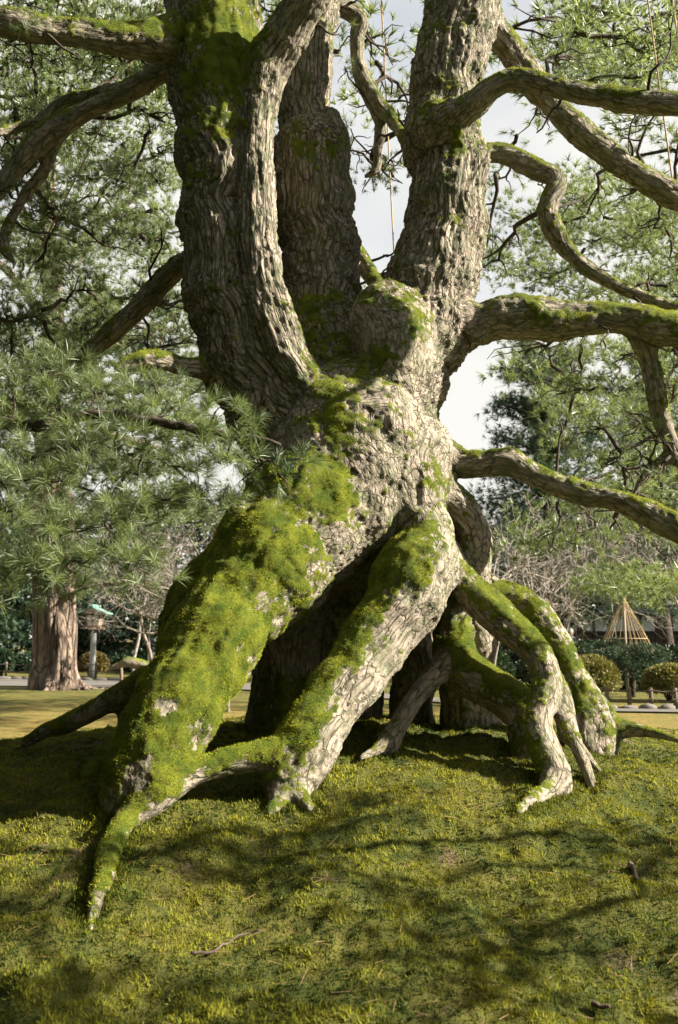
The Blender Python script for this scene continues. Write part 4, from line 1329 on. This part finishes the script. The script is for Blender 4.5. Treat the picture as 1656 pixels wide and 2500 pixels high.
M_STONE = mat_plain('edging_stone', (0.17, 0.155, 0.135), (0.09, 0.083, 0.075), 12, 0.9, 0.5)
def stone_mesh(seed, sx, sy, sz):
    rng = np.random.default_rng(seed)
    import bmesh
    bm = bmesh.new(); bmesh.ops.create_icosphere(bm, subdivisions=2, radius=1.0)
    for v in bm.verts:
        k = 1 + 0.22 * (float(vnoise(np.array([[v.co.x * 1.6 + seed, v.co.y * 1.6, v.co.z * 1.6]]), 7)[0]) - 0.5) * 2
        v.co = Vector((v.co.x * sx * k, v.co.y * sy * k, max(-0.5, v.co.z) * sz * k))
    me = bpy.data.meshes.new('stone'); bm.to_mesh(me); bm.free()
    for p in me.polygons: p.use_smooth = True
    me.materials.append(M_STONE)
    return me
SM = [stone_mesh(s, 0.19, 0.10, 0.075) for s in range(4)]
def edging(name_label, p0, p1, n, loc):
    r = empty('stone_edging', loc, name_label, 'edging')
    for k in range(n):
        t = (k + 0.5) / n
        o = link('stone', SM[k % 4], r)
        x, y = p0[0] * (1 - t) + p1[0] * t, p0[1] * (1 - t) + p1[1] * t
        o.location = (x, y, gz(x, y) + 0.03)
        o.rotation_euler = (0, 0, random.uniform(-0.3, 0.3))
        s = random.uniform(0.8, 1.25) * (np.hypot(p1[0] - p0[0], p1[1] - p0[1]) / n / 0.42)
        o.scale = (s, 1, random.uniform(0.8, 1.3))
    return r
edging('rounded stones edging the path below the rope fence', (4.2, 17.78), (9.5, 16.92), 15, (6.8, 17.1, gz(6.8, 17.1)))
edging('row of grey stones edging the path at the lantern foot', (-15, 30.2), (-6.5, 28.2), 17, (-10, 29.4, gz(-10, 29.4)))

M_POST = mat_plain('weathered_wood', (0.20, 0.165, 0.125), (0.10, 0.08, 0.06), 30, 0.9)
M_ROPE = mat_plain('straw_rope', (0.40, 0.30, 0.17), (0.25, 0.18, 0.10), 80, 0.9)
M_DKROPE = mat_plain('dark_rope', (0.16, 0.13, 0.10), (0.09, 0.075, 0.06), 80, 0.9)
def rope_fence(xs_, Y0, Y1, h, label):
    r = empty('rope_fence', (xs_[0], Y0, gz(xs_[0], Y0)), label, 'fence')
    tops = []
    for k, x in enumerate(xs_):
        Y = Y0 + (Y1 - Y0) * k / (len(xs_) - 1)
        z = gz(x, Y)
        m = MB(); m.tube(np.array([(x, Y, z - 0.1), (x, Y, z + h * 0.6), (x, Y, z + h - 0.01), (x, Y, z + h)]), [0.045, 0.043, 0.042, 0.03], 10)
        m.build('post', M_POST, r, True)
        tops.append(np.array((x, Y, z)))
    for a, b in zip(tops[:-1], tops[1:]):
        for hh, sag in ((0.88, 0.03), (0.48, 0.06)):
            t = np.linspace(0, 1, 9)[:, None]
            P = a * (1 - t) + b * t
            P[:, 2] += h * hh - sag * np.sin(t[:, 0] * math.pi)
            P[:, 1] -= 0.045
            m = MB(); m.tube(P, 0.012, 5); m.build('rope', M_DKROPE, r, True)
    return r
rope_fence([px(x, 1700, 17.6)[0] for x in (1440, 1498, 1548, 1596, 1650, 1710, 1770)], 18.15, 17.35, 0.42, 'low rope fence with short wooden posts along the clipped shrubs')
rope_fence([px(x, 1650, 30)[0] for x in (-120, -60, 6, 80, 160, 236, 300, 360)], 30.6, 29.6, 0.55, 'low rope fence along the path below the wooden lantern')

# ------------------------------------------------------------------ clipped shrubs
M_SHRUB_GOLD = mat_leaf('azalea_leaves', (0.065, 0.068, 0.020), (0.28, 0.26, 0.085), 0.2, 0.6, 0.3)
M_SHRUB_BROWN = mat_leaf('bronze_azalea_leaves', (0.05, 0.042, 0.016), (0.19, 0.145, 0.045), 0.2, 0.6, 0.3)
M_CORE = mat_plain('shrub_twigs', (0.05, 0.042, 0.03), None, 30)
def shrub(c, r, n, size, mat, label, seed, core=True):
    n = int(n * 1.5)
    rng = np.random.default_rng(seed)
    zb = gz(c[0], c[1])
    root = empty('clipped_shrub', (c[0], c[1], zb), label, 'shrub')
    cc = np.array((c[0], c[1], c[2]))
    p = unit(rng.normal(size=(n, 3)))
    p[:, 2] = np.where(p[:, 2] < -0.55, -p[:, 2], p[:, 2])
    lump = 0.93 + 0.14 * fbm(p * 3.0 + seed, 5, 2)
    C = cc + p * np.asarray(r) * (lump * (0.70 + 0.30 * rng.random(n) ** 0.6))[:, None]
    d = unit(p + rng.normal(0, 0.55, (n, 3)))
    L = size * (0.6 + 0.8 * rng.random(n))
    s = unit(np.cross(d, rng.normal(size=(n, 3)))) * (L * 0.4)[:, None]
    V = np.empty((n, 3, 3), np.float32); V[:, 0] = C - s; V[:, 1] = C + s; V[:, 2] = C + d * L[:, None]
    T = np.clip(0.45 + 0.8 * (fbm(C * 4, 25, 2) - 0.5) + rng.normal(0, 0.16, n), 0, 0.9)
    tag(link('foliage', new_mesh('foliage', V.reshape(-1, 3), np.arange(n * 3).reshape(-1, 3), mat, False, {'tint': np.repeat(T, 3)}), root), kind='stuff')
    m = MB()
    for k in range(9):
        e = cc + unit(rng.normal(size=3)) * np.asarray(r) * 0.8
        e[2] = max(e[2], cc[2])
        m.tube(crooked((c[0] + rng.normal(0, .05), c[1] + rng.normal(0, .05), zb - 0.05), e, 6, 0.08, rng), np.linspace(0.03, 0.01, 6), 5)
    m.build('stem', M_CORE, root, True)
    return root
def shrub_px(x0, x1, y0, y1, Y, *a):
    c = px((x0 + x1) / 2, (y0 + y1) / 2, Y); hw = (x1 - x0) / 2 * Y / FPX; hh = (y1 - y0) / 2 * Y / FPX
    return shrub((c[0], Y + hw * 0.6, c[2]), (hw, hw * 0.8, hh), *a)
shrub_px(1376, 1528, 1604, 1716, 18.6, 5200, 0.055, M_SHRUB_GOLD, 'sunlit golden clipped shrub in front of the rope cone', 601)
shrub_px(1585, 1730, 1624, 1716, 19.0, 5200, 0.055, M_SHRUB_GOLD, 'golden olive clipped shrub right of the rope cone pole', 602)
shrub_px(1600, 1730, 1578, 1668, 26, 3000, 0.09, M_DARKLEAF, 'dark rounded shrub in shade behind the golden shrubs', 603)
shrub_px(1380, 1500, 1566, 1660, 25, 3000, 0.09, M_DARKLEAF, 'dark rounded hedge in front of the strolling visitors', 604)
shrub_px(1120, 1260, 1585, 1690, 23, 3000, 0.09, M_DARKLEAF, 'dark hedge bush seen between the right hand roots', 609)
shrub_px(1240, 1390, 1580, 1690, 24, 3000, 0.09, M_DARKLEAF, 'dark hedge bush behind the outermost right root', 610)
shrub_px(560, 700, 1590, 1660, 33, 2600, 0.1, M_DARKLEAF, 'dark bush glimpsed beside the mossy left root', 611)
shrub_px(255, 350, 1598, 1646, 35, 2600, 0.1, M_DARKLEAF, 'dark bush behind the propped mossy branch', 612)
shrub_px(20, 100, 1596, 1650, 35, 2600, 0.1, M_DARKLEAF, 'dark bush beside the pale pine trunk across the path', 613)
shrub_px(1490, 1650, 1640, 1712, 22.5, 3000, 0.08, M_DARKLEAF, 'dark low bush under the spreading low pine', 608)  # bush added to stand for the dark shadow zone behind the fence
shrub_px(186, 258, 1594, 1652, 31.5, 3400, 0.075, M_SHRUB_BROWN, 'bronze clipped shrub behind the lantern post', 605)
shrub_px(-30, 26, 1586, 1652, 32, 2600, 0.08, M_DARKLEAF, 'dark clipped bush by the path left of the pale trunk', 606)
shrub_px(90, 150, 1600, 1650, 34, 2400, 0.09, M_SHRUB_BROWN, 'bronze clipped bush behind the pale pine trunk', 607)

# ------------------------------------------------------------------ snow-rope cone over a low pine
yc = 20.6
pc = px(1527, 1600, yc)
ylo = gz(pc[0], yc)
lp = empty('low_pine', (pc[0], yc, ylo), 'low dark spreading pine beneath the rope cone', 'pine tree')
lcr = Crown(lp, [(pc[0], yc, ylo + 0.4), (pc[0], yc, ylo + 0.7)], 71, M_BRANCH)
m = MB(); m.tube(np.array([(pc[0] + .1, yc, ylo - .1), (pc[0] + .14, yc, ylo + .35), (pc[0] + .05, yc, ylo + .8), (pc[0], yc, ylo + 1.1)]), [.09, .08, .06, .03], 8); m.build('trunk', M_BARK_DARK, lp, True)
for (x, y) in ((1440, 1590), (1470, 1580), (1500, 1575), (1530, 1590), (1560, 1585), (1590, 1590), (1610, 1605), (1480, 1610), (1520, 1620), (1560, 1620), (1590, 1625), (1545, 1640), (1500, 1600), (1570, 1600)):
    for dY in (-0.45, 0.35):
        lcr.pad(px(x, y, yc + dY + rgf.normal(0, .2)), 0.30, 0.13, 46, 20, 0.09, 0.0045, rgf.uniform(0.05, 0.35), False, True, 0.02, 3, 2)
lcr.build(M_NEEDLE_FAR)
cone = empty('rope_cone', (pc[0], yc, ylo), 'cone of straw snow ropes on a pole above the low pine', 'rope cone')
ztop = px(1522, 1456, yc)[2]
m = MB(); m.tube(np.array([(pc[0], yc - .06, ylo - .1), (pc[0], yc - .06, ylo + 1.0), (pc[0], yc - .06, ztop - .1), (pc[0], yc - .06, ztop + .03)]), [0.035, 0.034, 0.032, 0.03], 8); m.build('pole', mat_plain('pole_wood', (0.34, 0.30, 0.26), None, 20), cone, True)
RR = 0.62
for k in range(26):
    a = k / 26 * 2 * math.pi + 0.06
    zz = px(1522, 1582, yc)[2] + 0.10 * math.sin(a * 3 + 1) - 0.05
    e = np.array((pc[0] + RR * math.cos(a), yc - .06 + RR * math.sin(a), zz))
    t = np.linspace(0, 1, 6)[:, None]
    P = np.array((pc[0], yc - .06, ztop)) * (1 - t) + e * t
    m = MB(); m.tube(P, 0.0062, 4); m.build('rope', M_ROPE, cone, True)
zr = px(1522, 1559, yc)[2]
fr = RR * (ztop - zr) / (ztop - px(1522, 1582, yc)[2] + .05)
an = np.linspace(0, 2 * math.pi, 25)
m = MB(); m.tube(np.stack([pc[0] + fr * np.cos(an), yc - .06 + fr * np.sin(an), np.full(25, zr)], 1), 0.011, 5); m.build('hoop', M_ROPE, cone, True)

# ------------------------------------------------------------------ tile-capped plaster wall
M_PLASTER = mat_plain('plaster', (0.55, 0.56, 0.57), (0.42, 0.43, 0.45), 6, 0.9)
M_DARKWOOD = mat_plain('dark_timber', (0.060, 0.052, 0.045), (0.03, 0.026, 0.022), 18, 0.85)
M_TILE = mat_plain('roof_tile', (0.13, 0.14, 0.13), (0.06, 0.075, 0.05), 9, 0.7, 0.2)
YW = 40.0
wx0, wx1 = 9.6, 24.0
zg = gz(13, YW)
z_ = lambda yy: px(1500, yy, YW)[2]
wall = empty('garden_wall', ((wx0 + wx1) / 2, YW, zg), 'white plaster garden wall with dark timber and mossy tiled cap', 'wall')
zp0, zp1, zr0, zr1 = z_(1541), z_(1503), z_(1499), z_(1484)
m = MB(); m.box(((wx0 + wx1) / 2, YW + .18, (zg - .2 + zr0) / 2), (wx1 - wx0, 0.18, zr0 - zg + .2)); m.build('core', M_DARKWOOD, wall)
npn = 20
pw = (wx1 - wx0) / npn
for k in range(npn):
    x = wx0 + (k + .5) * pw
    m = MB(); m.box((x, YW + .08, (zp0 + zp1) / 2), (pw - .12, .04, zp1 - zp0 - .02)); m.build('panel', M_PLASTER, wall)
    m = MB(); m.box((x - pw / 2, YW + .05, (zg + zp1) / 2), (.10, .10, zp1 - zg + .04)); m.build('post', M_DARKWOOD, wall)
    for q in range(3):
        m = MB(); m.box((x - pw / 2 + .05 + (q + .5) * (pw - .1) / 3, YW + .075, (zg + zp0) / 2 - .05), ((pw - .1) / 3 - .02, .03, zp0 - zg - .12)); m.build('board', M_DARKWOOD, wall)
m = MB(); m.box(((wx0 + wx1) / 2, YW + .04, zp0 - .03), (wx1 - wx0, .10, .08)); m.build('rail', M_DARKWOOD, wall)
cap = MB()
cap.box(((wx0 + wx1) / 2, YW - .08, (zr0 + zr1) / 2), (wx1 - wx0 + .4, .62, .05), 0, math.radians(28))
cap.box(((wx0 + wx1) / 2, YW + .44, (zr0 + zr1) / 2), (wx1 - wx0 + .4, .62, .05), 0, math.radians(-28))
roof = cap.build('roof', M_TILE, wall)
m = MB(); m.box(((wx0 + wx1) / 2, YW + .18, zr1 + .04), (wx1 - wx0 + .5, .16, .13)); m.build('ridge', M_TILE, roof)
tm = None
nt_ = 56
for k in range(nt_):
    x = wx0 - .15 + (k + .5) * (wx1 - wx0 + .3) / nt_
    if tm is None:
        m = MB(); m.tube(np.array([(0, -.30, -.145), (0, 0, .01), (0, .27, .15)]), .055, 6); o = m.build('tile', M_TILE, roof, True); tm = o.data
    else:
        o = link('tile', tm, roof)
    o.location = (x, YW - .09, (zr0 + zr1) / 2 + .03)

# ------------------------------------------------------------------ wooden lantern on a stone post
YL = 31.0
l0 = px(225, 1648, YL)
zb = gz(l0[0], YL)
sc_ = YL / FPX
lan = empty('garden_lantern', (l0[0], YL, zb), 'wooden lantern with green copper roof on a grey stone post', 'lantern')
M_LSTONE = mat_plain('lantern_stone', (0.36, 0.36, 0.34), (0.24, 0.25, 0.24), 8, 0.85)
M_LWOOD = mat_plain('lantern_wood', (0.23, 0.15, 0.10), (0.13, 0.085, 0.055), 20, 0.8)
M_PAPER = mat_plain('lantern_paper', (0.66, 0.64, 0.60), (0.58, 0.56, 0.52), 5, 0.7)
M_COPPER = mat_plain('copper_green', (0.19, 0.33, 0.28), (0.10, 0.20, 0.17), 6, 0.6)
zt = px(225, 1541, YL)[2]; zb1 = px(225, 1531, YL)[2]; zb2 = px(225, 1501, YL)[2]; zrt = px(225, 1485, YL)[2]
X0 = l0[0]
m = MB(); m.tube(np.array([(X0, YL, zb - .15), (X0, YL, zb + .5), (X0, YL, zt - .02), (X0, YL, zt)]), [.115, .105, .095, .09], 16); m.build('post', M_LSTONE, lan, True)
m = MB(); m.box((X0, YL, (zt + zb1) / 2 - .035), (.30, .30, zb1 - zt - .07)); m.box((X0, YL, zb1 - .035), (.62, .62, .07)); m.build('platform', M_LWOOD, lan)
hb = (zb2 - zb1)
w0, w1 = .19, .25
for sx in (-1, 1):
    for sy in (-1, 1):
        m = MB(); m.tube(np.array([(X0 + sx * w0, YL + sy * w0, zb1 - .01), (X0 + sx * w1, YL + sy * w1, zb2 + .05)]), .034, 4); m.build('corner_post', M_LWOOD, lan)
def face(rz):
    R_ = Matrix.Rotation(rz, 3, 'Z')
    def tr(P): return [tuple(R_ @ Vector(p) + Vector((X0, YL, 0))) for p in P]
    P = [(-w0, -w0, zb1 + .03), (w0, -w0, zb1 + .03), (w1, -w1, zb2), (-w1, -w1, zb2), (-w0, -w0 + .02, zb1 + .03), (w0, -w0 + .02, zb1 + .03), (w1, -w1 + .02, zb2), (-w1, -w1 + .02, zb2)]
    me = new_mesh('pane', np.array(tr(P)), np.array([(0, 1, 2, 3), (7, 6, 5, 4), (0, 4, 5, 1), (1, 5, 6, 2), (2, 6, 7, 3), (3, 7, 4, 0)]), M_PAPER)
    pn = link('pane', me, lan)
    m = MB()
    for fx in (0.0,):
        m.tube(np.array(tr([(fx, -w0 - .012, zb1 + .03), (fx, -w1 - .012, zb2)])), .012, 4)
    wm = (w0 + w1) / 2
    m.tube(np.array(tr([(-wm, -wm - .012, (zb1 + zb2) / 2), (wm, -wm - .012, (zb1 + zb2) / 2)])), .012, 4)
    for zz, ww in ((zb1 + .03, w0), (zb2 - .01, w1)):
        m.tube(np.array(tr([(-ww, -ww - .005, zz), (ww, -ww - .005, zz)])), .026, 4)
    m.build('lattice', M_LWOOD, pn)
for k in range(4): face(k * math.pi / 2 + 0.0)
# gabled roof, ridge running away from the path
hw, hd, th = .53, .50, .045
zr_, ze = zrt + .02, zb2 + .01
me = []
rf = None
for s in (-1, 1):
    P = [(0, -hd, zr_), (0, hd, zr_), (s * hw * .55, hd, zr_ - (zr_ - ze) * .62), (s * hw * .55, -hd, zr_ - (zr_ - ze) * .62), (s * hw, hd, ze + .01), (s * hw, -hd, ze + .01)]
    P = [(X0 + p[0], YL + p[1], p[2]) for p in P]
    P2 = [(p[0], p[1], p[2] + th) for p in P]
    Fq = [(0, 1, 2, 3), (3, 2, 4, 5), (6, 9, 8, 7), (9, 11, 10, 8), (0, 3, 9, 6), (3, 5, 11, 9), (5, 4, 10, 11), (4, 2, 8, 10), (2, 1, 7, 8)]
    o = link('roof', new_mesh('roof', np.array(P + P2), np.array(Fq), M_COPPER), lan)
    rf = rf or o
m = MB(); m.box((X0, YL, zr_ + th + .02), (.14, 2 * hd + .08, .08)); m.build('ridge_cap', M_COPPER, rf)
m = MB(); m.box((X0, YL - hd + .06, ze + .11), (.46, .05, .16), 0, 0, .5); m.build('gable', M_LWOOD, lan)

# bridge post with a dark onion finial
bp = px(370, 1600, 29.0); zb = gz(bp[0], 29.0)
br = empty('bridge_post', (bp[0], 29.0, zb), 'pale bridge post with dark onion shaped finial', 'post')
zf = px(370, 1591, 29.0)[2]
m = MB(); m.tube(np.array([(bp[0], 29, zb - .1), (bp[0], 29, zf - .02), (bp[0], 29, zf)]), [.12, .12, .115], 14); m.build('shaft', mat_plain('pale_paint', (.62, .58, .54), None, 4), br, True)
M_BLACK = mat_plain('dark_metal', (.03, .04, .05), None, 10, .4, 0, .5)
prof = [(0, .125), (.10, .125), (.11, .10), (.20, .10), (.21, .13), (.24, .13), (.25, .07), (.30, .085), (.36, .095), (.40, .08), (.44, .03), (.47, .01)]
m = MB(); m.tube(np.array([(bp[0], 29, zf + h_) for h_, r_ in prof]), [r_ for h_, r_ in prof], 14); m.build('finial', M_BLACK, br, True)

# low branch held up by a stake by the path
sp = px(296, 1660, 24.5); zb = gz(sp[0], 24.5)
stk = empty('wooden_stake', (sp[0], 24.5, zb), 'short pale wooden stake propping the gnarled mossy branch', 'stake')
zt_ = px(296, 1630, 24.5)[2]
m = MB(); m.tube(np.array([(sp[0], 24.5, zb - .1), (sp[0] + .01, 24.5, (zb + zt_) / 2), (sp[0], 24.5, zt_)]), [.04, .042, .04], 8); m.build('shaft', M_POST, stk, True)
gb = empty('fallen_branch', (sp[0], 24.6, zb), 'gnarled moss topped low branch beside the gravel path', 'branch')
rows = [(*px(x, y, 24.6), r) for x, y, r in ((258, 1642, .03), (275, 1630, .07), (296, 1624, .11), (315, 1616, .15), (340, 1622, .16), (370, 1632, .15), (400, 1660, .14), (420, 1690, .14))]
C = catmull(rows, .1)
V, Q, I_ = sdf_mesh([(C[:, :3].copy(), C[:, 3].copy())], .03, 30)
V = V + vert_normals(V, Q) * (0.05 * (fbm(V * 6, 9, 2) - .5))[:, None]
N_ = vert_normals(V, Q)
link('limb', new_mesh('limb', V, Q, M_BARK, True, {'bc': V, 'fc': V, 'fw': V[:, 0] * 0, 'moss': 0.3 + 0.4 * N_[:, 2]}), gb)

# pale railing far behind
rl = empty('wooden_railing', (*px(312, 1570, 44)[:2], gz(px(312, 1570, 44)[0], 44)), 'pale low wooden railing far among the dark trees', 'railing')
zt_ = px(312, 1559, 44)[2]
xa, xb = px(284, 1560, 44)[0], px(340, 1560, 44)[0]
for k in range(5):
    x = xa + (xb - xa) * k / 4; z0 = gz(x, 44)
    m = MB(); m.box((x, 44, (z0 + zt_) / 2 - .05), (.09, .09, zt_ - z0 + .16)); m.build('post', M_ROPE, rl)
for hh in (.14, .42):
    m = MB(); m.box(((xa + xb) / 2, 44 - .06, zt_ - hh), (xb - xa + .2, .04, .07)); m.build('rail', M_ROPE, rl)

# straw ropes that hold the limbs up
def rope(a, b, label):
    t = np.linspace(0, 1, 14)[:, None]
    P = np.asarray(a) * (1 - t) + np.asarray(b) * t
    P[:, 2] -= 0.04 * np.sin(t[:, 0] * math.pi)
    m = MB(); m.tube(P, 0.008, 5)
    tag(m.build('straw_rope', M_ROPE, None, True), label, 'rope')
rope(at(430, -120, 8.4), at(62, 640, 8.0), 'straw rope slanting down past the left hand boughs')
rope(at(872, -200, 8.4), at(911, 585, 8.6), 'straw rope hanging in the sky gap between the trunks')
rope(at(1478, -150, 7.6), at(1560, 455, 7.7), 'straw rope tied to the long mossy limb on the right')
rope(at(1535, -150, 7.2), at(1590, 245, 6.1), 'straw rope running down to the highest right limb')
# ------------------------------------------------------------------ visitors
def person(base, facing, label, coat, trousers, hair, hat=None, arm='hold', scale=1.0, seed=0):
    """one continuous body; facing = direction looked at (radians, 0 = +X)"""
    bx, by = base; bz = gz(bx, by)
    root = empty('person', (bx, by, bz), label, 'person')
    def L(*pts): # (x right, y forward, z up, r)
        C = catmull([p for p in pts], 0.03)
        return C[:, :3].copy(), C[:, 3].copy()
    LI = [('coat', L((0, 0, .90, .15), (0, 0, 1.02, .155), (0, -.01, 1.18, .165), (0, -.01, 1.32, .16), (0, 0, 1.40, .115))),
          ('coat', L((-.17, 0, 1.38, .075), (0, 0, 1.40, .09), (.17, 0, 1.38, .075))),
          ('skin', L((0, .01, 1.42, .058), (0, .03, 1.54, .055))),
          ('skin', L((0, .03, 1.60, .082), (0, .035, 1.67, .086), (0, .03, 1.70, .08))),
          ('skin', L((0, .115, 1.63, .018), (0, .125, 1.60, .016))),
          ('skin', L((0, .085, 1.565, .035), (0, .07, 1.55, .035)))]
    for s in (-1, 1):
        LI += [('skin', L((s * .088, .02, 1.65, .018), (s * .09, .02, 1.62, .015))),
               ('trousers', L((s * .09, 0, .92, .105), (s * .10, .01, .70, .088), (s * .10, .015, .50, .066), (s * .10, 0, .30, .060), (s * .10, -.01, .10, .048))),
               ('shoe', L((s * .10, -.03, .05, .047), (s * .105, .06, .045, .046), (s * .11, .15, .035, .036)))]
        if arm == 'hold' or s > 0:
            el, wr = (s * .26, .02, 1.10, .058), (s * .14, .27, 1.12, .042)
        else:
            el, wr = (s * .25, -.03, 1.10, .055), (s * .25, .05, .86, .040)
        LI.append(('coat', L((s * .19, 0, 1.36, .072), (s * .235, 0, 1.24, .066), el, ((el[0] + wr[0]) / 2, (el[1] + wr[1]) / 2, (el[2] + wr[2]) / 2, .05), wr)))
        d = np.array((-s * .35, .9, 0.1)) if (arm == 'hold' or s > 0) else np.array((0, .15, -1.0))
        d = unit(d); side = unit(np.cross(d, (0, 0, 1.0))) if abs(d[2]) < .9 else np.array((0, 1.0, 0))
        w = np.array(wr[:3])
        LI.append(('skin', L((*w, .030), (*(w + d * .045), .034), (*(w + d * .085), .030))))
        for k, (o_, ln) in enumerate(((-.030, .060), (-.010, .075), (.010, .070), (.030, .052))):
            b0 = w + d * .085 + side * o_
            curl = np.array((0, 0, -.3)) if abs(d[2]) < .9 else np.array((-s * .3, 0, 0))
            LI.append(('skin', L((*b0, .010), (*(b0 + d * ln * .5), .0095), (*(b0 + d * ln * .85 + curl * ln * .6), .008))))
        b0 = w + d * .035
        LI.append(('skin', L((*b0, .012), (*(b0 - side * s * .03 + d * .02), .011), (*(b0 - side * s * .038 + d * .05), .009))))
    SDF = [l[1] for l in LI]
    V, Q, I_ = sdf_mesh(SDF, 0.0125, 60.0, 0.03)
    V = relax(V.astype(float), Q, 1)
    f = facing - math.pi / 2
    R_ = np.array(((math.cos(f), -math.sin(f), 0), (math.sin(f), math.cos(f), 0), (0, 0, 1))) 
    W_ = lambda A: (np.asarray(A) * scale) @ R_.T + np.array((bx, by, bz))
    me = new_mesh('body', W_(V), Q, None, True)
    mats = {'coat': mat_plain('coat_cloth', coat, None, 40, .9), 'trousers': mat_plain('trouser_cloth', trousers, None, 40, .9), 'skin': mat_plain('skin', (.42, .27, .20), (.38, .24, .18), 10, .6), 'shoe': mat_plain('shoe', (.04, .035, .03), None, 10, .6)}
    names = list(mats)
    for n_ in names: me.materials.append(mats[n_])
    me.polygons.foreach_set('material_index', np.array([names.index(l[0]) for l in LI], dtype=np.int32)[I_[Q[:, 0]]])
    link('body', me, root)
    HL = [L((0, .005, 1.67, .093), (0, .01, 1.71, .090)), L((0, -.045, 1.66, .062), (0, -.045, 1.58, .055))]
    V, Q, I_ = sdf_mesh(HL, 0.012, 60.0, .03)
    V = V + vert_normals(V, Q) * (0.012 * (vnoise(V * 60, 4) - .5))[:, None]
    link('hair', new_mesh('hair', W_(V), Q, mat_plain('hair', hair, None, 60, .7), True), root)
    if hat:
        HL = [L((0, .01, 1.715, .095), (0, .005, 1.745, .086)), L((-.05, .10, 1.71, .014), (0, .135, 1.705, .014), (.05, .10, 1.71, .014)), L((-.05, .08, 1.715, .016), (0, .11, 1.71, .016), (.05, .08, 1.715, .016))]
        V, Q, I_ = sdf_mesh(HL, 0.009, 70.0, .03)
        link('cap', new_mesh('cap', W_(V), Q, mat_plain('cap_cloth', hat, None, 30, .9), True), root)
    for s in (-1, 1):
        m = MB(); m.box((s * .032, .116, 1.655), (.022, .008, .010)); me = np.concatenate(m.V)
        link('eye', new_mesh('eye', W_(me), np.concatenate(m.Q), mats['shoe']), root)
    m = MB(); m.box((0, .118, 1.575), (.045, .006, .008)); link('mouth', new_mesh('mouth', W_(np.concatenate(m.V)), np.concatenate(m.Q), mat_plain('lips', (.3, .13, .11))), root)
    return root, W_
p1, W1 = person((px(1421, 1550, 33.2)[0], 33.2), math.radians(35), 'visitor in olive jacket and white cap holding a pale paper', (.085, .075, .045), (.05, .05, .06), (.05, .04, .035), (.62, .60, .56), 'hold', 1.02)
pp = MB(); pp.box((0, .38, 1.13), (.26, .20, .02), 0, .5)
tag(link('paper', new_mesh('paper', W1(np.concatenate(pp.V)), np.concatenate(pp.Q), mat_plain('paper', (.72, .62, .60), None, 6))), 'pale folded paper held by the visitor in the olive jacket', 'paper')
p2, W2 = person((px(1394, 1550, 33.8)[0], 33.8), math.radians(55), 'visitor with pale hair in a light jacket beside the olive jacketed one', (.42, .40, .38), (.06, .06, .07), (.55, .50, .42), None, 'relaxed', .97)
